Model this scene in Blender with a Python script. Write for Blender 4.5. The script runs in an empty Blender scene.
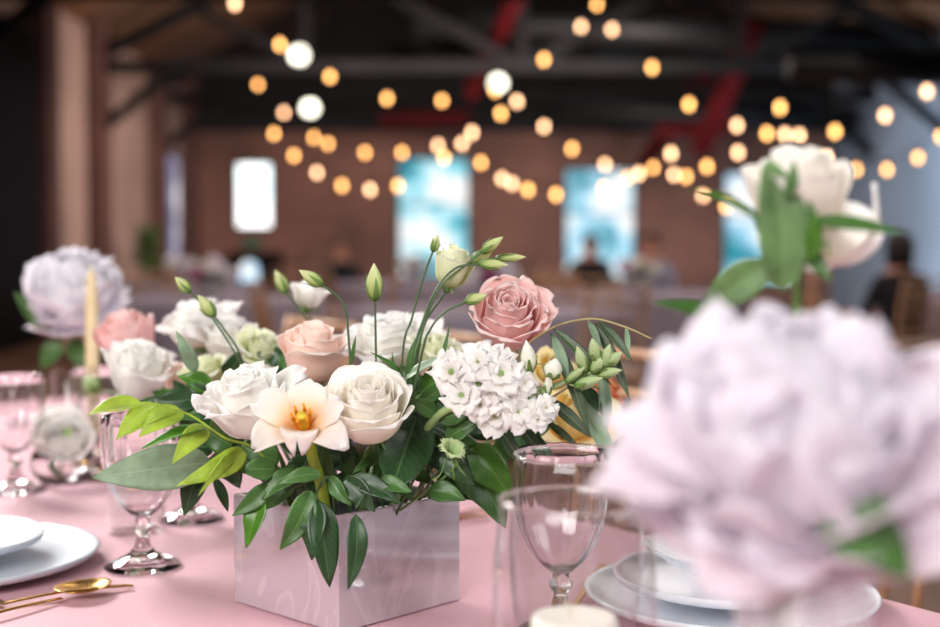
import bpy, math, random
from mathutils import Vector as V, Matrix, noise
C = bpy.context.scene.collection
PI = math.pi
# ---------------------------------------------------------------- camera geometry (metres; table top z = 0.75)
F = 1305.0; TZ = 0.75; CAM = V((0, 0, 1.10)); TH = math.atan(63.5 / F)
def P(x, y, D):
    a, b = (x - 470) / F, (313.5 - y) / F
    d = V((a, math.cos(TH) + b * math.sin(TH), -math.sin(TH) + b * math.cos(TH)))
    return CAM + d * (D / d.y)
def G(x, y, z=TZ):
    a, b = (x - 470) / F, (313.5 - y) / F
    d = V((a, math.cos(TH) + b * math.sin(TH), -math.sin(TH) + b * math.cos(TH)))
    return CAM + d * ((z - CAM.z) / d.z)
def px(n, D): return n * D / F
# ---------------------------------------------------------------- materials
def srgb(r, g, b):
    f = lambda c: (c / 255 / 12.92) if c <= 10 else (((c / 255) + .055) / 1.055) ** 2.4
    return (f(r), f(g), f(b), 1)
def newmat(name):
    m = bpy.data.materials.new(name); m.use_nodes = True; nt = m.node_tree; nt.nodes.clear()
    o = nt.nodes.new('ShaderNodeOutputMaterial'); return m, nt, o
def ramp(nt, stops):
    r = nt.nodes.new('ShaderNodeValToRGB'); e = r.color_ramp.elements
    e[0].position, e[0].color = stops[0]; e[1].position, e[1].color = stops[-1]
    for p, c in stops[1:-1]:
        k = e.new(p); k.color = c
    return r
def principled(nt, col=None, rough=.5, metal=0, spec=.5, **kw):
    b = nt.nodes.new('ShaderNodeBsdfPrincipled')
    if col is not None: b.inputs['Base Color'].default_value = col
    b.inputs['Roughness'].default_value = rough; b.inputs['Metallic'].default_value = metal
    b.inputs['Specular IOR Level'].default_value = spec
    for k, v in kw.items(): b.inputs[k].default_value = v
    return b
def plain(name, col, rough=.5, metal=0, var=.0, scale=8, bump=0, bscale=60, spec=.5, **kw):
    m, nt, o = newmat(name); b = principled(nt, col, rough, metal, spec, **kw); L = nt.links
    if var or bump: tc = nt.nodes.new('ShaderNodeTexCoord')
    if var:
        n = nt.nodes.new('ShaderNodeTexNoise'); n.inputs['Scale'].default_value = scale
        L.new(tc.outputs['Object'], n.inputs['Vector'])
        c2 = tuple(max(0, c * (1 - var)) for c in col[:3]) + (1,); c3 = tuple(min(1, c * (1 + var)) for c in col[:3]) + (1,)
        r = ramp(nt, [(.3, c2), (.7, c3)]); L.new(n.outputs['Fac'], r.inputs['Fac']); L.new(r.outputs['Color'], b.inputs['Base Color'])
    if bump:
        n = nt.nodes.new('ShaderNodeTexNoise'); n.inputs['Scale'].default_value = bscale; n.inputs['Detail'].default_value = 4
        L.new(tc.outputs['Object'], n.inputs['Vector'])
        bp = nt.nodes.new('ShaderNodeBump'); bp.inputs['Strength'].default_value = bump; bp.inputs['Distance'].default_value = .01
        L.new(n.outputs['Fac'], bp.inputs['Height']); L.new(bp.outputs['Normal'], b.inputs['Normal'])
    L.new(b.outputs['BSDF'], o.inputs['Surface']); return m
def emit(name, col, s):
    m, nt, o = newmat(name); e = nt.nodes.new('ShaderNodeEmission'); e.inputs['Color'].default_value = col
    e.inputs['Strength'].default_value = s; nt.links.new(e.outputs[0], o.inputs['Surface']); return m
def petal_mat(name, base, tip, mid=None, mp=.4, trans=.3, rough=.55, vein=.25):
    m, nt, o = newmat(name); L = nt.links
    uv = nt.nodes.new('ShaderNodeUVMap'); sp = nt.nodes.new('ShaderNodeSeparateXYZ'); L.new(uv.outputs[0], sp.inputs[0])
    r = ramp(nt, [(0, base), (mp, mid or tuple((a + b) / 2 for a, b in zip(base, tip))), (.95, tip)])
    L.new(sp.outputs['Y'], r.inputs['Fac'])
    mp_ = nt.nodes.new('ShaderNodeMapping'); mp_.inputs['Scale'].default_value = (34, 2.2, 1); L.new(uv.outputs[0], mp_.inputs[0])
    n = nt.nodes.new('ShaderNodeTexNoise'); n.inputs['Scale'].default_value = 1; n.inputs['Detail'].default_value = 3; L.new(mp_.outputs[0], n.inputs['Vector'])
    bp = nt.nodes.new('ShaderNodeBump'); bp.inputs['Strength'].default_value = vein; bp.inputs['Distance'].default_value = .0012; L.new(n.outputs['Fac'], bp.inputs['Height'])
    b = principled(nt, None, rough, 0, .35); L.new(r.outputs[0], b.inputs['Base Color']); L.new(bp.outputs[0], b.inputs['Normal'])
    t = nt.nodes.new('ShaderNodeBsdfTranslucent'); L.new(r.outputs[0], t.inputs['Color'])
    mx = nt.nodes.new('ShaderNodeMixShader'); mx.inputs[0].default_value = trans
    L.new(b.outputs[0], mx.inputs[1]); L.new(t.outputs[0], mx.inputs[2]); L.new(mx.outputs[0], o.inputs['Surface']); return m
def leaf_mat(name, col, rib, rough=.38, trans=.2, under=None):
    m, nt, o = newmat(name); L = nt.links; N = nt.nodes
    uv = N.new('ShaderNodeUVMap'); sp = N.new('ShaderNodeSeparateXYZ'); L.new(uv.outputs[0], sp.inputs[0])
    def mth(op, a, b=None):
        k = N.new('ShaderNodeMath'); k.operation = op
        for i, x in enumerate((a, b)):
            if x is None: continue
            if isinstance(x, (int, float)): k.inputs[i].default_value = x
            else: L.new(x, k.inputs[i])
        return k.outputs[0]
    au = mth('ABSOLUTE', mth('SUBTRACT', sp.outputs['X'], .5))
    w = mth('SINE', mth('MULTIPLY', mth('SUBTRACT', sp.outputs['Y'], mth('MULTIPLY', au, .55)), 62))
    veins = mth('MULTIPLY', mth('GREATER_THAN', w, .9), .35)
    midr = mth('LESS_THAN', au, .022)
    fac = mth('MAXIMUM', veins, midr)
    tc = N.new('ShaderNodeTexCoord'); ns = N.new('ShaderNodeTexNoise'); ns.inputs['Scale'].default_value = 45; L.new(tc.outputs['Object'], ns.inputs['Vector'])
    d = tuple(c * .7 for c in col[:3]) + (1,); l = tuple(min(1, c * 1.3) for c in col[:3]) + (1,)
    r = ramp(nt, [(.3, d), (.7, l)]); L.new(ns.outputs['Fac'], r.inputs[0])
    mix = N.new('ShaderNodeMixRGB'); L.new(mth('MULTIPLY', fac, .5), mix.inputs[0]); L.new(r.outputs[0], mix.inputs[1]); mix.inputs[2].default_value = rib
    geo = N.new('ShaderNodeNewGeometry'); mix2 = N.new('ShaderNodeMixRGB')
    L.new(mth('MULTIPLY', geo.outputs['Backfacing'], .6), mix2.inputs[0]); L.new(mix.outputs[0], mix2.inputs[1]); mix2.inputs[2].default_value = under or rib
    bp = N.new('ShaderNodeBump'); bp.inputs['Strength'].default_value = .3; bp.inputs['Distance'].default_value = .0008
    L.new(mth('MULTIPLY', fac, -1), bp.inputs['Height'])
    b = principled(nt, None, rough, 0, .5); L.new(mix2.outputs[0], b.inputs['Base Color']); L.new(bp.outputs[0], b.inputs['Normal'])
    t = N.new('ShaderNodeBsdfTranslucent'); L.new(mix2.outputs[0], t.inputs['Color'])
    mx = N.new('ShaderNodeMixShader'); mx.inputs[0].default_value = trans
    L.new(b.outputs[0], mx.inputs[1]); L.new(t.outputs[0], mx.inputs[2]); L.new(mx.outputs[0], o.inputs['Surface']); return m
def thin_glass(name, tint=(.97, .97, .97, 1), k=1.0):
    m, nt, o = newmat(name); L = nt.links
    tr = nt.nodes.new('ShaderNodeBsdfTransparent'); tr.inputs[0].default_value = tint
    gl = nt.nodes.new('ShaderNodeBsdfGlossy'); gl.inputs['Roughness'].default_value = .02; gl.inputs[0].default_value = (1, 1, 1, 1)
    fr = nt.nodes.new('ShaderNodeLayerWeight'); fr.inputs[0].default_value = .5
    pw = nt.nodes.new('ShaderNodeMath'); pw.operation = 'POWER'; pw.inputs[1].default_value = 5; L.new(fr.outputs['Facing'], pw.inputs[0])
    mu = nt.nodes.new('ShaderNodeMath'); mu.operation = 'MULTIPLY_ADD'; mu.inputs[1].default_value = .5 * k; mu.inputs[2].default_value = .03; mu.use_clamp = True; L.new(pw.outputs[0], mu.inputs[0])
    mx = nt.nodes.new('ShaderNodeMixShader'); L.new(mu.outputs[0], mx.inputs[0]); L.new(tr.outputs[0], mx.inputs[1]); L.new(gl.outputs[0], mx.inputs[2])
    L.new(mx.outputs[0], o.inputs['Surface']); return m
def real_glass(name):
    m, nt, o = newmat(name)
    b = principled(nt, (1, 1, 1, 1), .0, 0, .5); b.inputs['Transmission Weight'].default_value = 1; b.inputs['IOR'].default_value = 1.46
    nt.links.new(b.outputs[0], o.inputs['Surface']); return m

M = {}
M['rose_white'] = petal_mat('ivory_rose_petal', srgb(242, 244, 214), srgb(255, 253, 251), srgb(255, 252, 244), .3, .6, .5, .12)
M['rose_pink'] = petal_mat('dusty_pink_rose_petal', srgb(249, 212, 209), srgb(253, 233, 230), srgb(251, 226, 223), .6, .45, .55, .15)
M['rose_peach'] = petal_mat('peach_rose_petal', srgb(251, 222, 198), srgb(255, 246, 241), srgb(254, 236, 226), .4, .48)
M['white'] = petal_mat('white_petal', srgb(228, 234, 196), srgb(255, 254, 253), srgb(253, 252, 248), .22, .6, .6, .25)
M['cream'] = petal_mat('green_cream_petal', srgb(200, 216, 140), srgb(250, 250, 236), srgb(238, 242, 206), .35, .42)
M['tulip'] = petal_mat('tulip_petal', srgb(250, 196, 16), srgb(254, 252, 250), srgb(253, 243, 232), .55, .45, .45, .8)
M['blush'] = petal_mat('blush_peony_petal', srgb(244, 232, 218), srgb(247, 243, 248), srgb(246, 239, 244), .3, .58, .6, .15)
M['lilac'] = petal_mat('pale_lilac_petal', srgb(240, 235, 242), srgb(251, 249, 253), None, .4, .42, .6, .3)
M['butter'] = petal_mat('butter_yellow_petal', srgb(250, 214, 110), srgb(255, 250, 226), srgb(253, 240, 184), .3, .5)
M['orange'] = petal_mat('orange_petal', srgb(222, 110, 60), srgb(238, 160, 110), None, .4, .3)
M['magenta'] = petal_mat('magenta_petal', srgb(170, 60, 120), srgb(200, 110, 160), None, .4, .3)
M['lf_dark'] = leaf_mat('dark_leaf', srgb(38, 70, 36), srgb(96, 130, 84), .36, .12, srgb(80, 108, 74))
M['lf_mid'] = leaf_mat('mid_green_leaf', srgb(66, 108, 48), srgb(130, 160, 95), .38, .2)
M['lf_lime'] = leaf_mat('lime_leaf', srgb(188, 214, 84), srgb(218, 230, 150), .42, .5, srgb(196, 208, 136))
M['lf_grey'] = leaf_mat('grey_green_leaf', srgb(134, 160, 128), srgb(160, 180, 150), .5, .2)
M['lf_olive'] = leaf_mat('olive_leaf', srgb(54, 76, 46), srgb(170, 180, 140), .45, .1, srgb(178, 184, 150))
M['lf_sage'] = leaf_mat('sage_green_leaf', srgb(104, 140, 84), srgb(150, 176, 120), .5, .25)
M['lf_bright'] = leaf_mat('bright_green_leaf', srgb(74, 128, 36), srgb(140, 176, 80), .3, .25)
M['stem'] = plain('green_stem', srgb(98, 130, 62), .5, 0, .2, 60)
M['stem_dark'] = plain('dark_green_stem', srgb(66, 92, 56), .5, 0, .2, 60)
M['twig'] = plain('tan_twig', srgb(160, 146, 100), .6, 0, .2, 80)
M['bud'] = petal_mat('bud_petal', srgb(140, 168, 76), srgb(230, 234, 184), srgb(202, 214, 144), .45, .3)
M['bud_white'] = petal_mat('white_bud_petal', srgb(150, 180, 90), srgb(250, 250, 244), srgb(240, 244, 224), .3, .3)
M['bud_green'] = petal_mat('felt_green_bud', srgb(134, 164, 96), srgb(190, 206, 156), None, .5, .1)
M['stamen'] = plain('orange_stamen', srgb(236, 158, 16), .6)
M['pistil'] = plain('yellow_green_pistil', srgb(214, 190, 60), .5)
M['gold'] = plain('brushed_gold', srgb(206, 160, 90), .24, 1, 0, 8, .03, 200)
M['porcelain'] = plain('white_porcelain', srgb(232, 236, 242), .16, 0, 0, 8, 0, 60, .6)
M['plate_grey'] = plain('pale_grey_stoneware', srgb(196, 204, 214), .3, 0, .04, 20, .05, 90)
M['wax'] = plain('white_wax', srgb(244, 236, 226), .45, 0, 0, 8, 0, 60, .4, **{'Subsurface Weight': .3, 'Subsurface Radius': (.01, .008, .006)})
M['taper'] = plain('honey_taper_wax', srgb(238, 218, 172), .4, 0, .06, 30, 0, 60, .4)
M['wick'] = plain('cotton_wick', srgb(225, 215, 200), .9)
M['thin'] = thin_glass('thin_clear_glass', (.95, .95, .95, 1), 1.4)
M['glass'] = real_glass('clear_glass')
M['frost'] = plain('frosted_white_glass', srgb(226, 220, 226), .25, 0, 0, 8, 0, 60, .5, **{'Transmission Weight': .35})
M['foam'] = plain('dark_floral_foam', srgb(24, 34, 22), .95, 0, .3, 80, .4, 200)
M['napkin'] = plain('pink_napkin_cloth', srgb(236, 184, 190), .85, 0, .04, 60, .2, 400)
M['wood'] = plain('tan_chair_wood', srgb(176, 136, 104), .42, 0, .16, 14, .05, 80)
M['cushion'] = plain('ivory_cushion', srgb(214, 186, 166), .85, 0, .05, 30, .2, 300)
M['linen'] = plain('pale_lilac_linen', srgb(150, 142, 156), .9, 0, .08, 3, .1, 200)
M['black'] = plain('matt_black_steel', srgb(10, 9, 10), .8, 0, .2, 3, 0, 60, .15)
M['redsteel'] = plain('oxide_red_steel', srgb(58, 4, 7), .8, 0, .2, 3, 0, 60, .1)
M['duct'] = plain('dark_galvanised_duct', srgb(24, 25, 28), .5, .5, .2, 2)
M['drape'] = plain('black_drape_cloth', srgb(20, 17, 22), .95, 0, .2, 3)
M['skin'] = plain('skin', srgb(196, 140, 116), .55)
M['hair'] = plain('dark_hair', srgb(24, 18, 18), .6, 0, .3, 80, .4, 300)
M['greyshirt'] = plain('grey_shirt_cloth', srgb(140, 140, 158), .85, 0, .1, 20)
M['darkcloth'] = plain('black_jacket_cloth', srgb(20, 20, 26), .85, 0, .1, 20)
M['bulb'] = emit('warm_bulb', (1.0, .46, .14, 1), 5.2)
M['bulb_pale'] = emit('pale_warm_bulb', (1.0, .54, .29, 1), 5.2)
M['lamp'] = emit('warm_white_lamp', (1, .93, .74, 1), 3.2)
def milky():  # white diffuse share stands in for white reflections on clear glass
    m, nt, o = newmat('clear_glass_white_reflection'); L = nt.links
    tr = nt.nodes.new('ShaderNodeBsdfTransparent'); p = principled(nt, srgb(232, 226, 232), .15, 0, .6)
    mx = nt.nodes.new('ShaderNodeMixShader'); mx.inputs[0].default_value = .3; L.new(tr.outputs[0], mx.inputs[1]); L.new(p.outputs[0], mx.inputs[2]); L.new(mx.outputs[0], o.inputs[0]); return m
M['milky'] = milky()
M['pot'] = plain('grey_pot', srgb(70, 66, 64), .6)
# planter: white glossy lacquer; pink table tint and reflected streaks put into its colour
def planter_mat():
    m, nt, o = newmat('reflection_streaked_lacquer'); L = nt.links; N = nt.nodes
    tc = N.new('ShaderNodeTexCoord'); mp = N.new('ShaderNodeMapping'); mp.inputs['Scale'].default_value = (9, 9, 5); L.new(tc.outputs['Object'], mp.inputs[0])
    n = N.new('ShaderNodeTexNoise'); n.inputs['Scale'].default_value = 1.6; n.inputs['Detail'].default_value = 2; n.inputs['Distortion'].default_value = 1.6
    L.new(mp.outputs[0], n.inputs['Vector'])
    r = ramp(nt, [(.49, srgb(184, 168, 176)), (.5, srgb(196, 180, 188)), (.66, srgb(180, 164, 172))]); L.new(n.outputs['Fac'], r.inputs[0])
    b = principled(nt, None, .16, .0, .9); b.inputs['Coat Weight'].default_value = 1; b.inputs['Coat Roughness'].default_value = .06; b.inputs['Coat IOR'].default_value = 1.8
    L.new(r.outputs[0], b.inputs['Base Color']); L.new(b.outputs[0], o.inputs['Surface']); return m
M['planter'] = planter_mat()
def cloth_mat():
    m, nt, o = newmat('pink_tablecloth_weave'); L = nt.links; N = nt.nodes
    tc = N.new('ShaderNodeTexCoord'); n = N.new('ShaderNodeTexNoise'); n.inputs['Scale'].default_value = 3; L.new(tc.outputs['Object'], n.inputs['Vector'])
    r = ramp(nt, [(.3, srgb(204, 150, 162)), (.7, srgb(213, 159, 171))]); L.new(n.outputs['Fac'], r.inputs[0])
    w = N.new('ShaderNodeTexNoise'); w.inputs['Scale'].default_value = 900; L.new(tc.outputs['Object'], w.inputs['Vector'])
    bp = N.new('ShaderNodeBump'); bp.inputs['Strength'].default_value = .25; bp.inputs['Distance'].default_value = .001; L.new(w.outputs['Fac'], bp.inputs['Height'])
    b = principled(nt, None, .5, 0, .4); b.inputs['Sheen Weight'].default_value = .3; b.inputs['Sheen Roughness'].default_value = .4
    L.new(r.outputs[0], b.inputs['Base Color']); L.new(bp.outputs[0], b.inputs['Normal']); L.new(b.outputs[0], o.inputs['Surface']); return m
M['cloth'] = cloth_mat()
def brick_mat(name, c1, c2, mortar, rot=False):
    m, nt, o = newmat(name); L = nt.links; N = nt.nodes
    tc = N.new('ShaderNodeTexCoord'); mp = N.new('ShaderNodeMapping')
    mp.inputs['Rotation'].default_value = (PI / 2, 0, 0) if not rot else (PI / 2, 0, PI / 2)
    L.new(tc.outputs['Object'], mp.inputs[0]); bt = N.new('ShaderNodeTexBrick'); bt.inputs['Scale'].default_value = 2.2
    bt.inputs['Color1'].default_value = c1; bt.inputs['Color2'].default_value = c2; bt.inputs['Mortar'].default_value = mortar; L.new(mp.outputs[0], bt.inputs[0])
    n = N.new('ShaderNodeTexNoise'); n.inputs['Scale'].default_value = .5; n.inputs['Detail'].default_value = 3; L.new(tc.outputs['Object'], n.inputs['Vector'])
    r = ramp(nt, [(.35, (.6, .6, .6, 1)), (.65, (1.25, 1.2, 1.15, 1))]); L.new(n.outputs['Fac'], r.inputs[0])
    mx = N.new('ShaderNodeMixRGB'); mx.blend_type = 'MULTIPLY'; mx.inputs[0].default_value = 1; L.new(bt.outputs[0], mx.inputs[1]); L.new(r.outputs[0], mx.inputs[2])
    b = principled(nt, None, .85); L.new(mx.outputs[0], b.inputs['Base Color']); L.new(b.outputs[0], o.inputs['Surface']); return m
M['brick'] = brick_mat('brown_brick', srgb(120, 80, 68), srgb(104, 70, 60), srgb(116, 92, 82))
M['plaster'] = plain('warm_plaster', srgb(150, 124, 112), .9, 0, .15, 1.2)
M['pilaster'] = plain('brown_painted_column', srgb(84, 54, 48), .8, 0, .15, 2)
M['bluewall'] = plain('blue_lit_grey_wall', srgb(128, 140, 154), .85, 0, .15, .6)  # blue light falling on this wall is mixed into its base colour
M['upper'] = plain('black_painted_gable', srgb(16, 13, 14), .9, 0, .3, 2)
def plank_mat(name, a, b_, sc, rough=.6):
    m, nt, o = newmat(name); L = nt.links; N = nt.nodes
    tc = N.new('ShaderNodeTexCoord'); mp = N.new('ShaderNodeMapping'); mp.inputs['Scale'].default_value = sc; L.new(tc.outputs['Object'], mp.inputs[0])
    n = N.new('ShaderNodeTexNoise'); n.inputs['Scale'].default_value = 1; n.inputs['Detail'].default_value = 5; L.new(mp.outputs[0], n.inputs['Vector'])
    r = ramp(nt, [(.3, a), (.7, b_)]); L.new(n.outputs['Fac'], r.inputs[0])
    b = principled(nt, None, rough); L.new(r.outputs[0], b.inputs['Base Color']); L.new(b.outputs[0], o.inputs['Surface']); return m
M['floor'] = plank_mat('brown_wood_floor', srgb(92, 62, 46), srgb(128, 92, 70), (6, .6, 1), .45)
M['roof'] = plank_mat('brown_roof_planks', srgb(62, 40, 26), srgb(112, 76, 48), (.6, 5, .6), .7)
def window_mat(name, dark, mid, s, scale=1.3, seed=0.):
    m, nt, o = newmat(name); L = nt.links; N = nt.nodes
    tc = N.new('ShaderNodeTexCoord'); mp = N.new('ShaderNodeMapping'); mp.inputs['Location'].default_value = (seed, seed, seed); L.new(tc.outputs['Object'], mp.inputs[0])
    n = N.new('ShaderNodeTexNoise'); n.inputs['Scale'].default_value = scale; n.inputs['Detail'].default_value = 2; L.new(mp.outputs[0], n.inputs['Vector'])
    r = ramp(nt, [(.36, dark), (.5, mid), (.62, (1, 1, 1, 1))]); L.new(n.outputs['Fac'], r.inputs[0])
    e = N.new('ShaderNodeEmission'); L.new(r.outputs[0], e.inputs[0]); e.inputs[1].default_value = s; L.new(e.outputs[0], o.inputs[0]); return m
# ---------------------------------------------------------------- mesh builder
class MB:
    def __init__(s): s.v, s.f, s.uv, s.mi = [], [], [], []
    def add(s, vs, fs, uvs=None, X=None, mi=0):
        b = len(s.v)
        s.v += [(X @ V(v)) if X else V(v) for v in vs]
        s.uv += uvs if uvs else [(0.5, 0.5)] * len(vs)
        s.f += [tuple(b + i for i in f) for f in fs]; s.mi += [mi] * len(fs); return s
    def box(s, c, d, X=None, mi=0):
        x, y, z = [k / 2 for k in d]; cx, cy, cz = c
        vs = [(cx + i * x, cy + j * y, cz + k * z) for i in (-1, 1) for j in (-1, 1) for k in (-1, 1)]
        return s.add(vs, [(0, 1, 3, 2), (4, 6, 7, 5), (0, 4, 5, 1), (2, 3, 7, 6), (0, 2, 6, 4), (1, 5, 7, 3)], None, X, mi)
    def bar(s, a, b, w, h=None):
        a, b = V(a), V(b); d = b - a; q = d.to_track_quat('Z', 'Y').to_matrix().to_4x4(); q.translation = a
        return s.box((0, 0, d.length / 2), (w, h or w, d.length), q)
    def grid(s, fn, nu, nv, X=None, mi=0, close=False):
        vs, uvs, fs = [], [], []; m = nu if close else nu + 1
        for j in range(nv + 1):
            for i in range(m):
                vs.append(fn(i / nu, j / nv)); uvs.append((i / nu, j / nv))
        for j in range(nv):
            for i in range(nu):
                a, b = j * m + i, j * m + (i + 1) % m
                fs.append((a, b, b + m, a + m))
        return s.add(vs, fs, uvs, X, mi)
    def lathe(s, pts, n=32, X=None, mi=0, ridge=0, k=5, tw=0):
        def fn(u, v):
            t = v * (len(pts) - 1); i = min(int(t), len(pts) - 2) if len(pts) > 1 else 0; q = t - i
            r = pts[i][0] * (1 - q) + pts[i + 1][0] * q; z = pts[i][1] * (1 - q) + pts[i + 1][1] * q
            a = u * 2 * PI; r *= 1 + ridge * math.cos(k * a + tw * v) * math.sin(PI * v)
            return (r * math.cos(a), r * math.sin(a), z)
        return s.grid(fn, n, len(pts) - 1, X, mi, True)
    def tube(s, pts, r, n=8, sub=6, r2=None):
        P_ = [V(p) for p in pts]; ring = []; cnt = (len(P_) - 1) * sub if len(P_) > 2 else 1
        path = [cat(P_, i / cnt) for i in range(cnt + 1)]
        up = V((.13, .2, 1)).normalized(); b0 = len(s.v)
        for i, p in enumerate(path):
            d = (path[min(i + 1, cnt)] - path[max(i - 1, 0)]).normalized()
            x = up.cross(d)
            if x.length < .1: x = V((1, 0, 0)).cross(d)
            x.normalize(); y = d.cross(x); rr = r + ((r2 if r2 is not None else r) - r) * i / cnt
            for k in range(n):
                a = 2 * PI * k / n; s.v.append(p + x * math.cos(a) * rr + y * math.sin(a) * rr); s.uv.append((k / n, i / cnt))
        for i in range(cnt):
            for k in range(n):
                a, b = b0 + i * n + k, b0 + i * n + (k + 1) % n
                s.f.append((a, b, b + n, a + n)); s.mi.append(0)
        s.f.append(tuple(b0 + k for k in range(n))[::-1]); s.f.append(tuple(b0 + cnt * n + k for k in range(n))); s.mi += [0, 0]
        return s
    def build(s, name, mat, parent=None, origin=None, smooth=True, solid=0, bevel=0, sub=0):
        if parent:
            root = parent
            while root.parent: root = root.parent
            off = V(root.location)
        else: off = V(origin) if origin is not None else V((0, 0, 0))
        me = bpy.data.meshes.new(name); me.from_pydata([v - off for v in s.v], [], s.f)
        ul = me.uv_layers.new(name='UVMap')
        for lp in me.loops: ul.data[lp.index].uv = s.uv[lp.vertex_index]
        mats = mat if isinstance(mat, list) else [mat]
        for m in mats: me.materials.append(m)
        for p, mi in zip(me.polygons, s.mi): p.use_smooth = smooth; p.material_index = mi
        me.validate(); me.update()
        o = bpy.data.objects.new(name, me); C.objects.link(o)
        if parent: o.parent = parent
        else: o.location = off
        if bevel:
            b = o.modifiers.new('b', 'BEVEL'); b.width = bevel; b.segments = 3; b.limit_method = 'ANGLE'
        if solid:
            k = o.modifiers.new('s', 'SOLIDIFY'); k.thickness = solid; k.offset = 0
        if sub:
            k = o.modifiers.new('u', 'SUBSURF'); k.levels = k.render_levels = sub
        return o
def cat(p, t):
    n = len(p) - 1; t = max(0, min(1.15, t)) * n; i = min(int(t), n - 1); q = t - i
    if isinstance(p[0], tuple): p = [V((a, b, 0)) for a, b in p]
    a = p[i - 1] if i > 0 else p[0] * 2 - p[1]; d = p[i + 2] if i + 2 <= n else p[n] * 2 - p[n - 1]
    b, c = p[i], p[i + 1]
    return (b * 2 + (c - a) * q + (a * 2 - b * 5 + c * 4 - d) * q * q + (b * 3 - a - c * 3 + d) * q ** 3) * .5
def thing(name, label, cat_, loc, group=None):
    o = bpy.data.objects.new(name, None); C.objects.link(o); o.location = loc; o.empty_display_size = .02
    o['label'] = label; o['category'] = cat_
    if group: o['group'] = group
    return o
def tag(o, label, cat_, group=None):
    o['label'] = label; o['category'] = cat_
    if group: o['group'] = group
    return o
def struct(o): o['kind'] = 'structure'; return o
def copy_tree(o, parent=None):
    c = o.copy(); C.objects.link(c); c.parent = parent
    for ch in list(o.children): copy_tree(ch, c)
    return c
def frame(pos, axis, roll=0):
    q = V(axis).normalized().to_track_quat('Z', 'Y').to_matrix().to_4x4()
    m = q @ Matrix.Rotation(roll, 4, 'Z'); m.translation = V(pos); return m
# ---------------------------------------------------------------- botanical shapes
def petal(mb, prof, a, W, X=None, wrap=1., ruf=0, rf=3., notch=0, seed=0, nu=10, nv=10, jag=0, base=.3, tipc=.35, side=0, tilt=0, point=0):
    R = random.Random(seed); p1, p2, p3 = R.uniform(0, 6.28), R.uniform(0, 6.28), R.uniform(0, 6.28)
    ca, sa = math.cos(a), math.sin(a)
    def fn(ui, v):
        u = ui * 2 - 1
        ve = v * (1 - tipc * abs(u) ** 2.6 + jag * v * math.sin(rf * 3 * u + p2) - notch * math.exp(-(u / .2) ** 2) + point * (1 - abs(u)) ** 2)
        q = cat(prof, ve); r, z = q.x, q.y
        w = W * (base + (1 - base) * math.sin(min(v / .65, 1) * PI / 2)) * math.sqrt(1 - .8 * (max(0, v - .5) / .5) ** 2.6)
        s_ = u * w; Rc = max(abs(r) * wrap, W * .35)
        th = max(-2.7, min(2.7, s_ / Rc)); lat = Rc * math.sin(th); rad = r - Rc * (1 - math.cos(th))
        b = ruf * v * v * (math.sin(rf * PI * u + p1 + 1.5 * v) + .5 * math.sin(rf * 1.9 * PI * u + p3)) + side * abs(u) ** 3 * v
        rad += b; z += .35 * b + tilt * u * W * v
        return (rad * ca - lat * sa, rad * sa + lat * ca, z)
    mb.grid(fn, nu, nv, X)
def rose(parent, mat, pos, axis, R, H=None, n=26, seed=1, flare=1., ruf=.03, roll=0, nout=9, name='bloom', tight=1., jag=.02):
    H = H or R * 1.25; X = frame(pos, axis, roll); rd = random.Random(seed); core = MB()
    ro = None; outs = []
    for i in range(n):
        t = i / (n - 1); a = i * 2.39996 + rd.uniform(-.25, .25)
        r = R * (.07 + .70 * t ** .95) * (1 if t > .3 else tight); h = H * (.80 + .16 * math.sin(PI * min(t * 1.3, 1)) - .24 * max(0, t - .45) * flare) * rd.uniform(.96, 1.04)
        top = r * (.72 + .45 * t + .35 * flare * max(0, t - .4))
        c = R * flare * max(0, t - .35) * .42 * rd.uniform(.7, 1.3)
        prof = [(.02 * R, 0), (r * .75, H * .16), (r * 1.06, H * .5), (top, h * .88), (top + c * .55, h), (top + c, h - c * .35)]
        W = r * (1.5 - .45 * t) + R * .06
        tgt = core if i < n - nout else MB()
        petal(tgt, prof, a, W, X, 1.03, R * ruf * (.4 + t), rd.choice([1.5, 2, 2.5]), 0, seed * 97 + i, 14, 14, jag, .35, .08 + .14 * t, R * .05 * t, rd.uniform(-.05, .05), .03 * t)
        if tgt is not core: outs.append(tgt)
    ro = core.build(name, mat, parent, solid=.0004)
    for m in outs: m.build('petal', mat, ro, solid=.0005)
    return ro
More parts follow.
